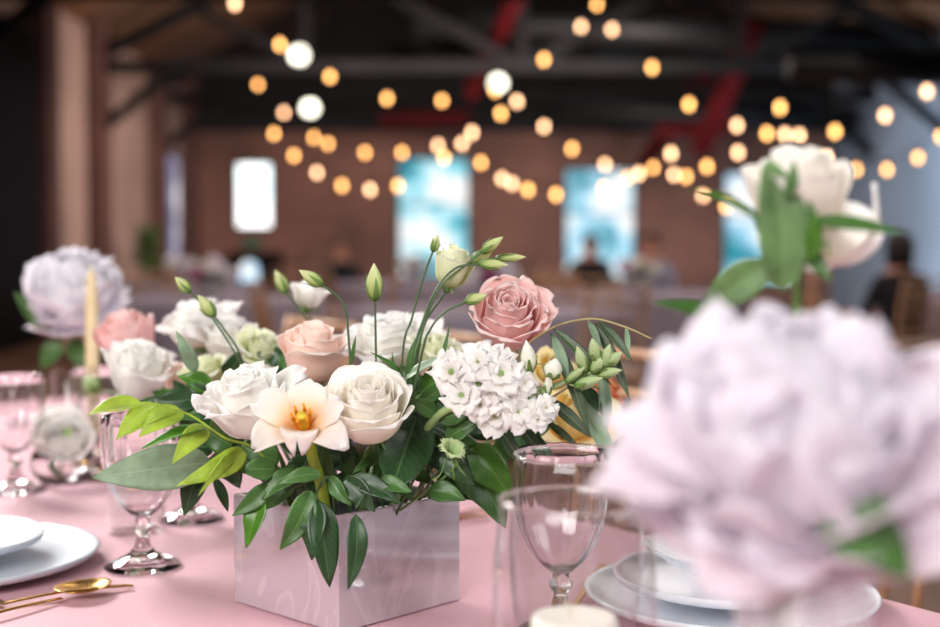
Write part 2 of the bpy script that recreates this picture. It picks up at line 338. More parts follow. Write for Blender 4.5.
def peony(parent, mat, pos, axis, R, n=46, seed=1, nout=12, guard=8, name='bloom', droop=1., ruf=.07, lo=False, elev=None):
    X = frame(pos, axis); rd = random.Random(seed); core = MB(); outs = []; g = 7 if lo else 12
    for i in range(n):
        t = i / (n - 1); a = i * 2.39996 + rd.uniform(-.3, .3)
        th = math.radians(2 + 98 * t ** .85) * droop + rd.uniform(-.12, .12); Rr = R * (.78 + .22 * t) * rd.uniform(.88, 1.08)
        if i >= n - guard: th = math.radians(104) * droop + rd.uniform(-.1, .15); Rr = R * rd.uniform(1.0, 1.16)
        tm = th + math.radians(34); cz = .5 * R
        pr = [(0, 0), (.38 * R * math.sin(tm) * .8, cz * .25), (.78 * Rr * math.sin(tm), cz + .78 * Rr * math.cos(tm)), (Rr * math.sin(th), cz + Rr * math.cos(th))]
        W = R * rd.uniform(.5, .76) * (1.2 if i >= n - guard else 1)
        tgt = core if i < n - nout else MB()
        petal(tgt, pr, a, W, X, 1.5, R * ruf * rd.uniform(.5, 1.3), rd.choice([1, 1.5, 2]), rd.choice([0, .08, .14, 0]), seed * 31 + i, g, g, .025, .38, .03, rd.uniform(-.06, .1) * R, rd.uniform(-.2, .2))
        if tgt is not core: outs.append(tgt)
    ro = core.build(name, mat, parent, solid=.0004)
    for m in outs: m.build('petal', mat, ro, solid=.0005)
    return ro
def leaf_pts(b, t, w, nrm, bend=.1, fold=.25, twist=0, kind='ovate', wav=.03, seed=0, curve=0):
    b, t = V(b), V(t); d = t - b; Ln = d.length; z = d.normalized(); n = V(nrm); n = (n - z * n.dot(z)).normalized(); sd = z.cross(n)
    ph = random.Random(seed).uniform(0, 6.28)
    def wf(v):
        if kind == 'ovate': return math.sin(PI * v ** .75) ** .85 * (1 - .25 * v)
        if kind == 'lance': return math.sin(PI * v ** .85) ** .9
        if kind == 'round': return math.sin(PI * v ** .8) ** .6
        return math.sin(PI * (v * .94 + .05)) ** .55
    def fn(ui, v):
        u = ui * 2 - 1; w_ = w * max(0, wf(v)) if 0 < v < 1 else w * .01
        tw = twist * v; s2 = sd * math.cos(tw) + n * math.sin(tw); n2 = n * math.cos(tw) - sd * math.sin(tw)
        return b + d * v + n * (bend * Ln * math.sin(PI * v)) + sd * (curve * Ln * math.sin(PI * v)) + s2 * (u * w_) + n2 * (abs(u) * w_ * fold + wav * w * math.sin(v * 11 + ph + (2 if u > 0 else 0)) * abs(u))
    return fn
def leaf(parent, mat, b, t, w, nrm=(0, -1, .4), nm='leaf', stalk=None, **kw):
    mb = MB(); mb.grid(leaf_pts(b, t, w, nrm, **kw), 8, 16)
    if stalk is not None: mb.tube([stalk, b], .0009, 6)
    return mb.build(nm, mat, parent, solid=.0004)
def bud(parent, b, t, w, mat='bud', sepals=4, seed=0, nm='bud', sl=.6, smat='stem'):
    b, t = V(b), V(t); Ln = (t - b).length; X = frame(b, t - b); rd = random.Random(seed)
    pts = [(w * f, Ln * z) for f, z in ((.15, 0), (.55, .06), (.86, .2), (1, .36), (.95, .52), (.75, .68), (.48, .82), (.22, .93), (.04, 1))]
    o = MB().lathe(pts, 20, X, ridge=.09, k=5, tw=5).build(nm, M[mat], parent)
    if sepals:
        mb = MB()
        for i in range(sepals):
            a = i * 2 * PI / sepals + rd.random(); sw = rd.uniform(.95, 1.35)
            pr = [(w * .15, -.03 * Ln), (w * .95, Ln * .18), (w * 1.12, Ln * .4), (w * sw * 1.1, Ln * sl * rd.uniform(.85, 1.3))]
            def fn(ui, v, pr=pr, a=a):
                q = cat(pr, v); u = ui * 2 - 1; l = u * w * .42 * (1 - v ** 1.5) + 0
                return (q.x * math.cos(a) - l * math.sin(a), q.x * math.sin(a) + l * math.cos(a), q.y)
            mb.grid(fn, 4, 6, X)
        mb.build('calyx', M[smat], o, solid=.0005)
    return o
def stem(parent, pts, r=.0018, mat='stem', nm='stem', r2=None): return MB().tube(pts, r, 8, 6, r2).build(nm, M[mat], parent)
def calyx(parent, pos, axis, w, mat='stem'):
    mb = MB(); X = frame(pos, axis)
    mb.lathe([(w * .25, -w * .5), (w * .45, -w * .15), (w * .6, w * .1), (w * .3, w * .3)], 14, X)
    for i in range(5):
        a = i * 2 * PI / 5 + .4
        pr = [(w * .4, 0), (w * .9, w * .25), (w * 1.35, w * .1), (w * 1.7, -w * .3)]
        def fn(ui, v):
            q = cat(pr, v); l = (ui * 2 - 1) * w * .3 * (1 - v ** 1.4)
            return (q.x * math.cos(a) - l * math.sin(a), q.x * math.sin(a) + l * math.cos(a), q.y)
        mb.grid(fn, 4, 6, X)
    return mb.build('calyx', M[mat], parent, solid=.0005)
# ================================================================ ROOM
XL, XR, YB = -5.4, 6.9, 25.0
def slab(nm, c, d, m): return struct(MB().box(c, d).build(nm, m, None, c, smooth=False))
slab('floor', ((XL + XR) / 2, 11, -.05), (13, 30, .1), M['floor'])
# back wall with four window openings and a doorway
def w2(x): return (x - 470) / F * YB
def z2(y): return 1.10 + (250 - y) / F * YB
holes = [(w2(235), w2(273), z2(229), z2(162)), (w2(397), w2(470), z2(278), z2(157)), (w2(564), w2(636), z2(284), z2(168)), (w2(723), w2(796), z2(284), z2(172))]
door_hole = (w2(226), w2(284), 0, z2(252))
mb = MB(); xs = sorted([XL, XR] + [h[0] for h in holes] + [h[1] for h in holes] + [door_hole[0], door_hole[1]])
ZT = 3.35
for a, b in zip(xs, xs[1:]):
    gaps = sorted([(h[2], h[3]) for h in holes + [door_hole] if h[0] <= a + 1e-6 and h[1] >= b - 1e-6]); z = 0
    for g0, g1 in gaps:
        if g0 > z + .01: mb.box(((a + b) / 2, YB + .15, (z + g0) / 2), (b - a, .3, g0 - z))
        z = g1
    mb.box(((a + b) / 2, YB + .15, (z + ZT) / 2), (b - a, .3, ZT - z))
struct(mb.build('wall_back', M['brick'], None, (0, YB, 0), smooth=False))
slab('wall_back_gable', (.75, YB + .15, 5.2), (12.3, .3, 3.7), M['upper'])
wm = [window_mat('bright_daylight_pane', (.75, .95, 1, 1), (1, 1, 1, 1), 1.5, .8, 1), window_mat('garden_view_pane', (.03, .26, .34, 1), (.32, .76, .88, 1), .62, 1.5, 3), window_mat('garden_view_pane_b', (.03, .25, .32, 1), (.42, .74, .92, 1), .64, 1.4, 8), window_mat('garden_view_pane_c', (.03, .28, .36, 1), (.40, .72, .95, 1), .62, 1.3, 5)]
for i, h in enumerate(holes):
    cx, cz, w, hh = (h[0] + h[1]) / 2, (h[2] + h[3]) / 2, h[1] - h[0], h[3] - h[2]
    root = bpy.data.objects.new('window_%d' % (i + 1), None); C.objects.link(root); root.location = (cx, YB + .1, cz); root['kind'] = 'structure'
    MB().box((cx, YB + .12, cz), (w, .02, hh)).build('window_pane', wm[i], root, smooth=False)
    fr = MB(); t = .05
    fr.box((cx - w / 2 + t / 2, YB + .08, cz), (t, .06, hh)); fr.box((cx + w / 2 - t / 2, YB + .08, cz), (t, .06, hh))
    fr.box((cx, YB + .08, h[3] - t / 2), (w, .06, t)); fr.box((cx, YB + .08, h[2] + t / 2), (w, .06, t))
    if i: fr.box((cx, YB + .08, cz + .25), (w, .04, .035))
    fr.build('window_frame', M['duct'], root, smooth=False)
# dark doorway with a blue lit round-topped pane
dr = bpy.data.objects.new('door_1', None); C.objects.link(dr); dr.location = ((door_hole[0] + door_hole[1]) / 2, YB, 0); dr['kind'] = 'structure'
dc = (door_hole[0] + door_hole[1]) / 2
MB().box((dc, YB + .2, door_hole[3] / 2), (door_hole[1] - door_hole[0], .06, door_hole[3])).build('door_panel', M['black'], dr, smooth=False)
mb = MB(); a, b = w2(239), w2(257); r = (b - a) / 2; c = (a + b) / 2; zt = z2(270)
poly = [(a, YB + .15, .5), (b, YB + .15, .5)] + [(c + r * math.cos(k * PI / 12), YB + .15, zt + r * math.sin(k * PI / 12)) for k in range(13)]
mb.add(poly, [tuple(range(len(poly)))]); mb.build('door_glass', window_mat('blue_door_glass', (.08, .35, .8, 1), (.3, .7, 1, 1), .75, 1, 2), dr, smooth=False)
mb = MB().box((w2(252), YB - .04, z2(243)), (.34, .06, .2)); sg = mb.build('exit_sign', plain('dark_green_sign', srgb(24, 84, 62), .5), None, (w2(252), YB - .04, z2(243)), smooth=False)
tag(sg, 'small dark green sign on the brick wall above the dark doorway', 'sign')
# left wall with pilasters
slab('wall_left', (XL - .15, 11, 2.6), (.3, 28, 5.2), M['plaster'])
slab('wall_right', (XR + .15, 11, 2.6), (.3, 28, 5.2), M['bluewall'])
slab('wall_front', (.75, -3.15, 2.6), (12.3, .3, 5.2), M['plaster'])
for i, y in enumerate((16.3, 18.7, 22.2, 24.75)):
    slab('trim_%d' % (i + 1), (XL + .12, y, 2.6), (.24, .5 if i < 3 else .4, 5.2), M['pilaster'])
# pale doorway pane near the corner on the left wall
root = bpy.data.objects.new('window_5', None); C.objects.link(root); root.location = (XL, 23.5, 2); root['kind'] = 'structure'
MB().box((XL + .03, 23.5, 1.6), (.03, 1.2, 2.4)).build('window_pane', window_mat('lilac_dusk_pane', (.12, .11, .2, 1), (.3, .28, .42, 1), .6, 1, 4), root, smooth=False)
fr = MB()
for y in (22.9, 24.1): fr.box((XL + .05, y, 1.6), (.06, .08, 2.5))
fr.box((XL + .05, 23.5, 2.82), (.06, 1.28, .08)); fr.build('window_frame', M['pilaster'], root, smooth=False)
# gabled roof
mb = MB(); rx, rz = .75, 7.2
for s_, x0 in ((-1, XL - .3), (1, XR + .3)):
    mb.add([(x0, -3.3, 4.1), (x0, YB + .3, 4.1), (rx, YB + .3, rz), (rx, -3.3, rz), (x0, -3.3, 4.3), (x0, YB + .3, 4.3), (rx, YB + .3, rz + .2), (rx, -3.3, rz + .2)], [(0, 1, 2, 3), (4, 7, 6, 5), (0, 4, 5, 1), (3, 2, 6, 7)])
struct(mb.build('ceiling', M['roof'], None, (rx, 11, 4), smooth=False))
def truss(y, nm_lab):
    t = thing('roof_truss', nm_lab, 'truss', (rx, y, 3.7))
    MB().bar((XL, y, 3.7), (XR, y, 3.7), .22, .16).build('bottom_chord', M['black'], t, smooth=False)
    for s_, x0 in ((-1, XL), (1, XR)):
        MB().bar((x0, y, 3.8), (rx, y, 6.9), .2, .16).build('rafter', M['black'], t, smooth=False)
        xm = (x0 + rx) / 2
        MB().bar((xm, y, 3.7), (xm, y, 5.35), .14).build('post', M['black'], t, smooth=False)
        MB().bar((xm, y, 5.35), (rx, y, 3.7), .14).build('diagonal_brace', M['black'], t, smooth=False)
        MB().bar((xm, y, 3.75), ((x0 + xm) / 2, y, 4.5), .12).build('strut', M['black'], t, smooth=False)
        MB().bar((x0, y, 2.7), (x0 * .8 + rx * .2, y, 3.7), .14).build('knee_brace', M['black'], t, smooth=False)
    MB().bar((rx, y, 3.7), (rx, y, 6.9), .14).build('post', M['black'], t, smooth=False)
truss(13.2, 'black timber roof truss nearest over the hall, high above the tables')
truss(18.7, 'black timber roof truss second from the back wall, above string lights')
truss(22.4, 'black timber roof truss closest to the brick back wall')
def red_beam(a, b, lab, w=.3):
    tag(MB().bar(a, b, w, .22).build('steel_beam', M['redsteel'], None, V(a).lerp(V(b), .5), smooth=False), lab, 'beam')
red_beam(P(642, 168, 23.5), P(706, 70, 22.3), 'dark red steel beam rising behind the lights over the third tall window', .22)
red_beam(P(700, 152, 20.5), P(756, 20, 19), 'dark red steel beam rising steeply toward the roof over the right window', .24)
red_beam(P(655, 132, 21), P(740, 126, 21), 'short dark red level beam joining the two raked ones', .12)
red_beam(P(470, 95, 20), P(520, -10, 18.5), 'dark red raked beam above the wide middle window', .16)
red_beam(P(380, 120, 22.8), P(470, 118, 22.8), 'dark red level beam above the wide middle window', .16)
def duct(a, b, r, lab): tag(MB().tube([a, b], r, 20).build('air_duct', M['duct'], None, V(a).lerp(V(b), .5)), lab, 'duct')
duct(P(415, 20, 19.4), P(925, 40, 19.4), .24, 'dark round air duct running across under the roof, upper one')
duct(P(560, 108, 22.6), P(855, 122, 22.6), .22, 'dark round air duct running low across above the right windows')
duct(P(400, 62, 23.6), P(640, 52, 22.6), .3, 'dark round air duct high over the middle windows')
duct(P(790, 62, 15.5), P(985, 72, 15.5), .2, 'dark round air duct with soft sheen near the bluish wall')
for x, y, D in ((395, 66, 19), (430, 72, 19)):
    pass
# black drape in front of the left wall
mb = MB()
def dfn(u, v):
    return (XL + .35 + .09 * math.sin(u * 40), 12.0 + u * 3.1, .02 + v * 3.6)
mb.grid(dfn, 120, 4); tag(mb.build('curtain', M['drape'], None, (XL + .35, 14, 0), solid=.01), 'tall black drape hanging along the plaster wall at the far left', 'curtain')
# tall dark plant by left wall
pl = P(128, 330, 19.2) + V((.22, 0, 0)); pl = V((pl.x, 19.5, 0))
t = thing('potted_plant', 'blurred dark green bushy plant standing by the plaster wall', 'plant', pl)
MB().lathe([(.0, 0), (.2, 0), (.24, .5), (.25, .52), (.22, .52), (.2, .45), (0, .45)], 20, Matrix.Translation(pl)).build('pot', M['pot'], t)
MB().tube([pl + V((0, 0, .45)), pl + V((.02, 0, 1.0))], .02).build('trunk', M['stem_dark'], t)
mb = MB(); rd = random.Random(4)
for i in range(160):
    b = pl + V((rd.gauss(0, .06), rd.gauss(0, .06), rd.uniform(.8, 1.35))); a = rd.uniform(0, 6.28)
    mb.grid(leaf_pts(b, b + V((math.cos(a) * .2, math.sin(a) * .2, rd.uniform(-.1, .2))), .04, (0, 0, 1)), 4, 6)
mb.build('foliage', M['lf_mid'], t)
# ---------------------------------------------------------------- string lights
bulb_mb = MB().lathe([(.003, .0), (.011, -.010), (.0165, -.024), (.018, -.036), (.015, -.048), (.008, -.056), (0.001, -.058)], 14)
sock_mb = MB().lathe([(.001, .03), (.011, .028), (.012, -.004), (.008, -.012)], 10)
bulb_me = {}
strings = [
 ([(274,134),(294,156),(317,173),(342,186),(370,190),(398,186),(444,158),(472,133),(501,114)], 9.5, 8.3, 'low sagging festoon cable of warm bulbs passing between the small and the wide window'),
 ([(258,85),(284,113),(314,138),(328,144),(365,153),(402,153),(438,146),(462,144)], 10.5, 9.0, 'festoon cable of warm bulbs sagging just over the small bright window'),
 ([(235,4),(280,45),(330,77),(387,99),(442,101),(495,91)], 8.0, 9.5, 'highest festoon cable of warm bulbs over the dark truss, upper left'),
 ([(481,163),(502,179),(512,184),(528,190),(556,195),(604,188),(639,174),(671,154)], 9.0, 8.0, 'low festoon cable of warm bulbs sagging between the two wide windows'),
 ([(517,102),(544,127),(572,149),(605,165),(628,178),(653,168)], 8.6, 9.6, 'festoon cable of warm bulbs descending toward the third window'),
 ([(674,175),(686,177),(707,167),(738,153),(767,134),(780,108)], 8.8, 7.6, 'festoon cable of warm bulbs rising just over the white bud peony'),
 ([(703,196),(726,207),(765,192),(800,172),(826,158)], 9.4, 8.6, 'short festoon cable of bulbs passing behind the white bud peony'),
 ([(737,126),(785,135),(799,136),(835,132),(885,116),(927,92)], 8.2, 7.2, 'festoon cable of warm bulbs high over the blue grey wall'),
 ([(856,170),(887,170),(918,158),(941,137)], 9.0, 8.2, 'lowest festoon cable of pinkish bulbs in front of the blue grey wall'),
 ([(544,60),(581,27),(597,5)], 8.5, 9.5, 'short run of bulbs rising to the roof above the middle of the hall'),
 ([(612,30),(652,68),(689,105)], 9.0, 8.0, 'run of three widely spaced bulbs descending in front of the red beams'),
]
rd = random.Random(9)
for pts, d0, d1, lab in strings:
    W3 = [P(x, y, d0 + (d1 - d0) * i / (len(pts) - 1)) for i, (x, y) in enumerate(pts)]
    root = thing('string_light', lab, 'string lights', W3[0], 'festoon cables of warm bulbs under the roof')
    MB().tube([p + V((0, 0, .06)) for p in W3], .004, 5, 4).build('cable', M['black'], root)
    for p in W3:
        m = M['bulb_pale'] if rd.random() < .35 else M['bulb']
        if m.name not in bulb_me:
            o = bulb_mb.build('bulb', m); bulb_me[m.name] = o
            s_ = sock_mb.build('socket', M['black']); s_.parent = o; proto = o
        else:
            o = copy_tree(bulb_me[m.name])
        o.parent = root; o.location = p + V((0, 0, .035)) - V(root.location)
for x, y, D, lab in ((299, 55, 12, 'round glowing white pendant lamp, uppermost over the left of the hall'), (310, 108, 13.5, 'round glowing white pendant lamp just under the uppermost one'), (498, 83, 13.5, 'round glowing white pendant lamp over the wide middle window')):
    p = P(x, y, D); t = thing('pendant_lamp', lab, 'lamp', p)
    MB().lathe([(.001, -.075), (.05, -.06), (.078, -.02), (.08, .0), (.07, .035), (.04, .065), (.012, .078)], 20, Matrix.Translation(p)).build('globe', M['lamp'], t)
    MB().tube([p + V((0, 0, .07)), p + V((0, 0, 4.08 + (6.45 - abs(p.x - rx)) / 6.45 * 3.1 - p.z))], .006, 6).build('cord', M['black'], t)
    MB().lathe([(.02, .12), (.03, .07), (.03, .06)], 12, Matrix.Translation(p)).build('cap', M['black'], t)
# ================================================================ MAIN TABLE (rotated; runs away to the upper left)
dt = V((-.57, .82, 0)).normalized(); nt_ = V((-dt.y, dt.x, 0)); nt_ = V((-.82, -.57, 0)).normalized(); E0 = V((.107, 1.74, TZ))
TW = .92; T0, T1 = -1.9, 1.7
def tb(t, n, z=TZ): return V((E0.x + dt.x * t + nt_.x * n, E0.y + dt.y * t + nt_.y * n, z))
def rbox(mb, t0, t1, n0, n1, z0, z1):
    vs = [tb(t, n, z) for z in (z0, z1) for t, n in ((t0, n0), (t1, n0), (t1, n1), (t0, n1))]
    return mb.add(vs, [(0, 3, 2, 1), (4, 5, 6, 7), (0, 1, 5, 4), (1, 2, 6, 5), (2, 3, 7, 6), (3, 0, 4, 7)])
tab = thing('banquet_table', 'long wooden banquet table hidden under the pink cloth', 'table', tb((T0 + T1) / 2, TW / 2, 0))
rbox(MB(), T0 + .03, T1 - .03, .03, TW - .03, TZ - .045, TZ - .006).build('table_top', M['wood'], tab, smooth=False)
for t_ in (T0 + .3, (T0 + T1) / 2, T1 - .3):
    for n_ in (.15, TW - .15): rbox(MB(), t_ - .03, t_ + .03, n_ - .03, n_ + .03, 0, TZ - .046).build('leg', M['wood'], tab, smooth=False)
mb = MB(); per = []
S = 60
def cl_top(u, v): return tb(T0 + (T1 - T0) * v, TW * u, TZ)
mb.grid(cl_top, 12, 60)
corners = [(T0, 0), (T1, 0), (T1, TW), (T0, TW), (T0, 0)]
def skirt(u, v):
    s_ = u * 4; i = min(int(s_), 3); q = s_ - i; a, b = corners[i], corners[i + 1]
    t_, n_ = a[0] + (b[0] - a[0]) * q, a[1] + (b[1] - a[1]) * q
    ln = (T1 - T0) if i % 2 == 0 else TW
    wv = (.004 + .028 * v) * math.sin(q * ln * 2 * PI / .27) * min(1, v * 3) * min(1, min(q, 1 - q) * 12) + .03 * v
    off = [(0, -wv), (wv, 0), (0, wv), (-wv, 0)][i]
    return tb(t_ + off[0], n_ + off[1], TZ - v * .55)
mb.grid(skirt, 400, 10)
tag(mb.build('tablecloth', M['cloth'], None, tb(0, .4, TZ)), 'smooth dusty pink tablecloth spread over the long table', 'tablecloth')
# ---------------------------------------------------------------- chairs
def make_chair():
    t = thing('banquet_chair', 'x', 'chair', (0, 0, 0))
    w, d = .2, .2
    mb = MB().box((0, 0, .445), (.40, .40, .03)); mb.build('seat', M['wood'], t, smooth=False, bevel=.008)
    MB().box((0, 0, .485), (.37, .37, .05)).build('cushion', M['cushion'], t, bevel=.018)
    for sx in (-1, 1):
        MB().tube([(sx * .18, .19, 0), (sx * .175, .18, .44)], .015, 10, r2=.017).build('leg', M['wood'], t)
        MB().tube([(sx * .18, -.23, 0), (sx * .175, -.18, .43), (sx * .175, -.2, .7), (sx * .17, -.25, .92)], .016, 10).build('leg', M['wood'], t)
        MB().tube([(sx * .18, .185, .2), (sx * .18, -.205, .2)], .009, 8).build('stretcher', M['wood'], t)
    MB().tube([(-.18, .186, .26), (.18, .186, .26)], .009, 8).build('stretcher', M['wood'], t)
    for z, y in ((.91, -.25), (.84, -.228), (.56, -.187)): MB().tube([(-.172, y, z), (.172, y, z)], .011, 8).build('back_rail', M['wood'], t)
    for k in range(5):
        x = -.115 + k * .0575; MB().tube([(x, -.187, .56), (x, -.228, .84)], .007, 8).build('spindle', M['wood'], t)
    return t
chair0 = make_chair(); used = [False]
def put_chair(x, y, rz, label, group=None):
    c = copy_tree(chair0) if used[0] else chair0; used[0] = True
    c.location = (x, y, 0); c.rotation_euler = (0, 0, rz); c['label'] = label
    if group: c['group'] = group
ang = math.atan2(-nt_.x, nt_.y)   # local +Y faces nt_
for k, (t_, lb) in enumerate(((.32, 'tan wooden spindle-back chair seen through the clear glasses beside the white plates'), (.95, 'tan wooden spindle-back chair across the pink table behind the pink rose'), (1.6, 'tan wooden spindle-back chair across the table behind the white lisianthus'), (-.3, 'tan wooden spindle-back chair drawn up where the white plates are set'))):
    p = tb(t_, -.27, 0); put_chair(p.x, p.y, math.atan2(-nt_.x, nt_.y), lb, 'chairs along the pink table')
# ---------------------------------------------------------------- distant tables
def round_table(x, y, r, lab, flowers, seed):
    t = thing('round_table', lab, 'table', (x, y, 0))
    X = Matrix.Translation((x, y, 0))
    MB().lathe([(0, .72), (r - .03, .72), (r - .03, .745), (0, .745)], 36, X).build('table_top', M['wood'], t)
    MB().lathe([(.3, 0), (.3, .03), (.05, .05), (.05, .72)], 16, X).build('pedestal', M['wood'], t)
    def f(u, v):
        a = u * 2 * PI
        if v < .3: q = v / .3; return (x + r * q * math.cos(a), y + r * q * math.sin(a), .752)
        q = (v - .3) / .7; rr = r + .03 * q + .05 * q * math.sin(a * 14); return (x + rr * math.cos(a), y + rr * math.sin(a), .752 - .7 * q)
    c = MB().grid(f, 112, 20, None, 0, True).build('tablecloth', M['linen'], None, (x, y, .75)); return t, c
rt = [(-1.9, 9.5, 'before the dark doorway'), (.1, 7.6, 'nearest beyond the buds'), (1.35, 10.4, 'below the third window'), (3.9, 9.6, 'by the blue grey wall'), (-.6, 13.8, 'below the middle window'), (-3.0, 13.5, 'beside the plaster wall')]
vase_kinds = [['blush', 'lilac', 'white', 'magenta'], ['white', 'lilac', 'magenta', 'blush'], ['magenta', 'white', 'cream', 'blush'], ['blush', 'white', 'lilac', 'white'], ['white', 'blush', 'blush', 'lilac'], ['white', 'lilac', 'blush', 'white']]
proto_bloom = {}
for i, (x, y, where) in enumerate(rt):
    tt, cc = round_table(x, y, .85, 'round distant table under pale linen, ' + where, None, i)
    tag(cc, 'pale lilac grey cloth draped over the round table ' + where, 'tablecloth', 'cloths on the distant round tables')
    bt = thing('flower_arrangement', 'blurred bouquet in a low white pot on the round table ' + where, 'flowers', (x, y, .753))
    MB().lathe([(0, 0), (.07, 0), (.085, .13), (.08, .13), (.065, .02), (0, .02)], 20, Matrix.Translation((x, y, .753))).build('pot', M['frost'], bt)
    rd = random.Random(20 + i)
    for k in range(9):
        a = k * 2.4; rr = .04 + .11 * math.sqrt(k / 9); p = V((x + rr * math.cos(a), y + rr * math.sin(a), .93 + .08 * rd.random() - rr * .3))
        kn = vase_kinds[i][k % 4]
        if kn not in proto_bloom:
            o = MB(); 
            bt_tmp = peony(None, M[kn], (0, 0, 0), (0, 0, 1), .06, 22, 3 + k, 0, 5, 'bloom', lo=True); proto_bloom[kn] = bt_tmp; b = bt_tmp
        else:
            b = proto_bloom[kn].copy(); C.objects.link(b)
        b.parent = bt; b.location = p - V(bt.location); b.rotation_euler = (rd.uniform(-.7, .7), rd.uniform(-.7, .7), rd.uniform(0, 6))
    mb = MB()
    for k in range(26):
        a = rd.uniform(0, 6.28); b0 = V((x, y, .88)); e = V((x + .2 * math.cos(a), y + .2 * math.sin(a), .85 + rd.uniform(-.02, .2)))
        mb.grid(leaf_pts(b0, e, .03, (0, 0, 1)), 4, 6)
    mb.build('foliage', M['lf_mid'], bt)
    for k in range(3):
        a = 2 * PI * k / 3 + i
        cxy = V((x + 1.12 * math.cos(a), y + 1.12 * math.sin(a), 0))
        if any((cxy - V((q.x, q.y, 0))).length < .75 for q in (P(590, 300, 14.2), P(650, 300, 11.9), P(901, 300, 8.6), P(340, 300, 15))): continue
        put_chair(x + 1.12 * math.cos(a), y + 1.12 * math.sin(a), a + PI / 2, 'tan wooden chair drawn up to the round table ' + where, 'chairs at the round table ' + where)
# distant tapers / goblets on round tables are added after the goblet function
# ---------------------------------------------------------------- people, far and blurred
def person(x, y, seat, rz, shirt, lab, hgt=1.0, hair='hair', fem=False):
    t = thing('person', lab, 'person', (x, y, 0)); s = hgt
    R = Matrix.Translation((x, y, 0)) @ Matrix.Rotation(rz, 4, 'Z')
    hz = .46 * s
    J = {'pel': (0, 0, hz + .08), 'sp': (0, .0, hz + .27), 'ch': (0, .01, hz + .45), 'nk': (0, .02, hz + .59), 'hd': (0, .035, hz + .70), 'tp': (0, .03, hz + .79)}
    ks = list(J); vs = [J[k] for k in ks]; ed = [(i, i + 1) for i in range(5)]; rad = [(.17, .13), (.15, .11), (.17, .12), (.055, .055), (.078, .092), (.06, .07)]
    def chain(start, pts, rs):
        p = start
        for q, r_ in zip(pts, rs):
            vs.append(q); rad.append((r_, r_)); ed.append((p, len(vs) - 1)); p = len(vs) - 1
    for sx in (-1, 1):
        chain(2, [(sx * .18, 0, hz + .5), (sx * .24, .08, hz + .26), (sx * .14, .34, hz + .26), (sx * .12, .42, hz + .27)], [.055, .043, .034, .03])
        chain(0, [(sx * .1, .04, hz + .06), (sx * .12, .44, hz + .06), (sx * .12, .45, .09), (sx * .12, .56, .045)], [.085, .065, .045, .04])
    me = bpy.data.meshes.new('body'); me.from_pydata([R @ (V(v)) - V((x, y, 0)) for v in vs], ed, []); me.skin_vertices if False else None
    o = bpy.data.objects.new('body', me); C.objects.link(o); o.parent = t
    sk = o.modifiers.new('k', 'SKIN'); me.skin_vertices[0].data[0].use_root = True
    for i, r_ in enumerate(rad): me.skin_vertices[0].data[i].radius = r_
    sb = o.modifiers.new('u', 'SUBSURF'); sb.levels = sb.render_levels = 2
    dg = bpy.context.evaluated_depsgraph_get(); ev = o.evaluated_get(dg); m2 = bpy.data.meshes.new_from_object(ev)
    o.modifiers.clear(); o.data = m2
    for m in (M['skin'], shirt, M['darkcloth']): m2.materials.append(m)
    Ri = R.inverted()
    for p in m2.polygons:
        c = Ri @ (p.center + V((x, y, 0))); p.use_smooth = True
        p.material_index = 0 if (c.z > hz + .56 or (c.y > .30 and c.z > hz + .18)) else (2 if c.z < hz + .13 else 1)
    # hair cap and face features
    hc = V((0, .03, hz + .735))
    def hf(u, v):
        a = u * 2 * PI; ph = v * 1.9; rr = .098 * (1 + .03 * math.sin(a * 9)); front = math.sin(a) > .3
        ph = min(ph, 1.0) if front else ph
        return R @ V((hc.x + rr * .86 * math.sin(ph) * math.cos(a), hc.y + rr * math.sin(ph) * math.sin(a) * 1.02, hc.z + .1 * math.cos(ph) - (.10 if (v > .95 and fem and not front) else 0)))
    MB().grid(hf, 32, 10, None, 0, True).build('hair', M[hair], t, solid=.012)
    mb = MB()
    for sx in (-1, 1):
        mb.lathe([(0.001, -.01), (.009, -.006), (.011, 0), (.009, .006), (0.001, .01)], 10, R @ Matrix.Translation((sx * .032, .122, hz + .725)))
    mb.build('eyes', M['hair'], t)
    MB().lathe([(.001, .03), (.008, .02), (.014, 0), (.006, -.006), (.001, -.007)], 10, R @ Matrix.Translation((0, .128, hz + .69))).build('nose', M['skin'], t)
    put_chair(x, y, rz, 'tan wooden chair under the ' + lab.split(' in ')[0].replace('seated ', '') + ', blurred')
    return t
p = P(590, 300, 14.2); person(p.x, p.y, 0, PI, M['darkcloth'], 'seated guest in black clothes in front of the third tall window', .95)
p = P(650, 300, 11.9); person(p.x, p.y, 0, PI * .9, M['greyshirt'], 'seated guest in a grey shirt just beside the third tall window', .95)
p = P(901, 300, 8.6); person(p.x, p.y, 0, PI * .12, M['darkcloth'], 'seated dark-haired guest in black near the blue grey wall', .85, fem=True)
p = P(340, 300, 15); person(p.x, p.y, 0, PI * 1.1, M['darkcloth'], 'small distant seated guest in black between the windows, behind the buds', .9)
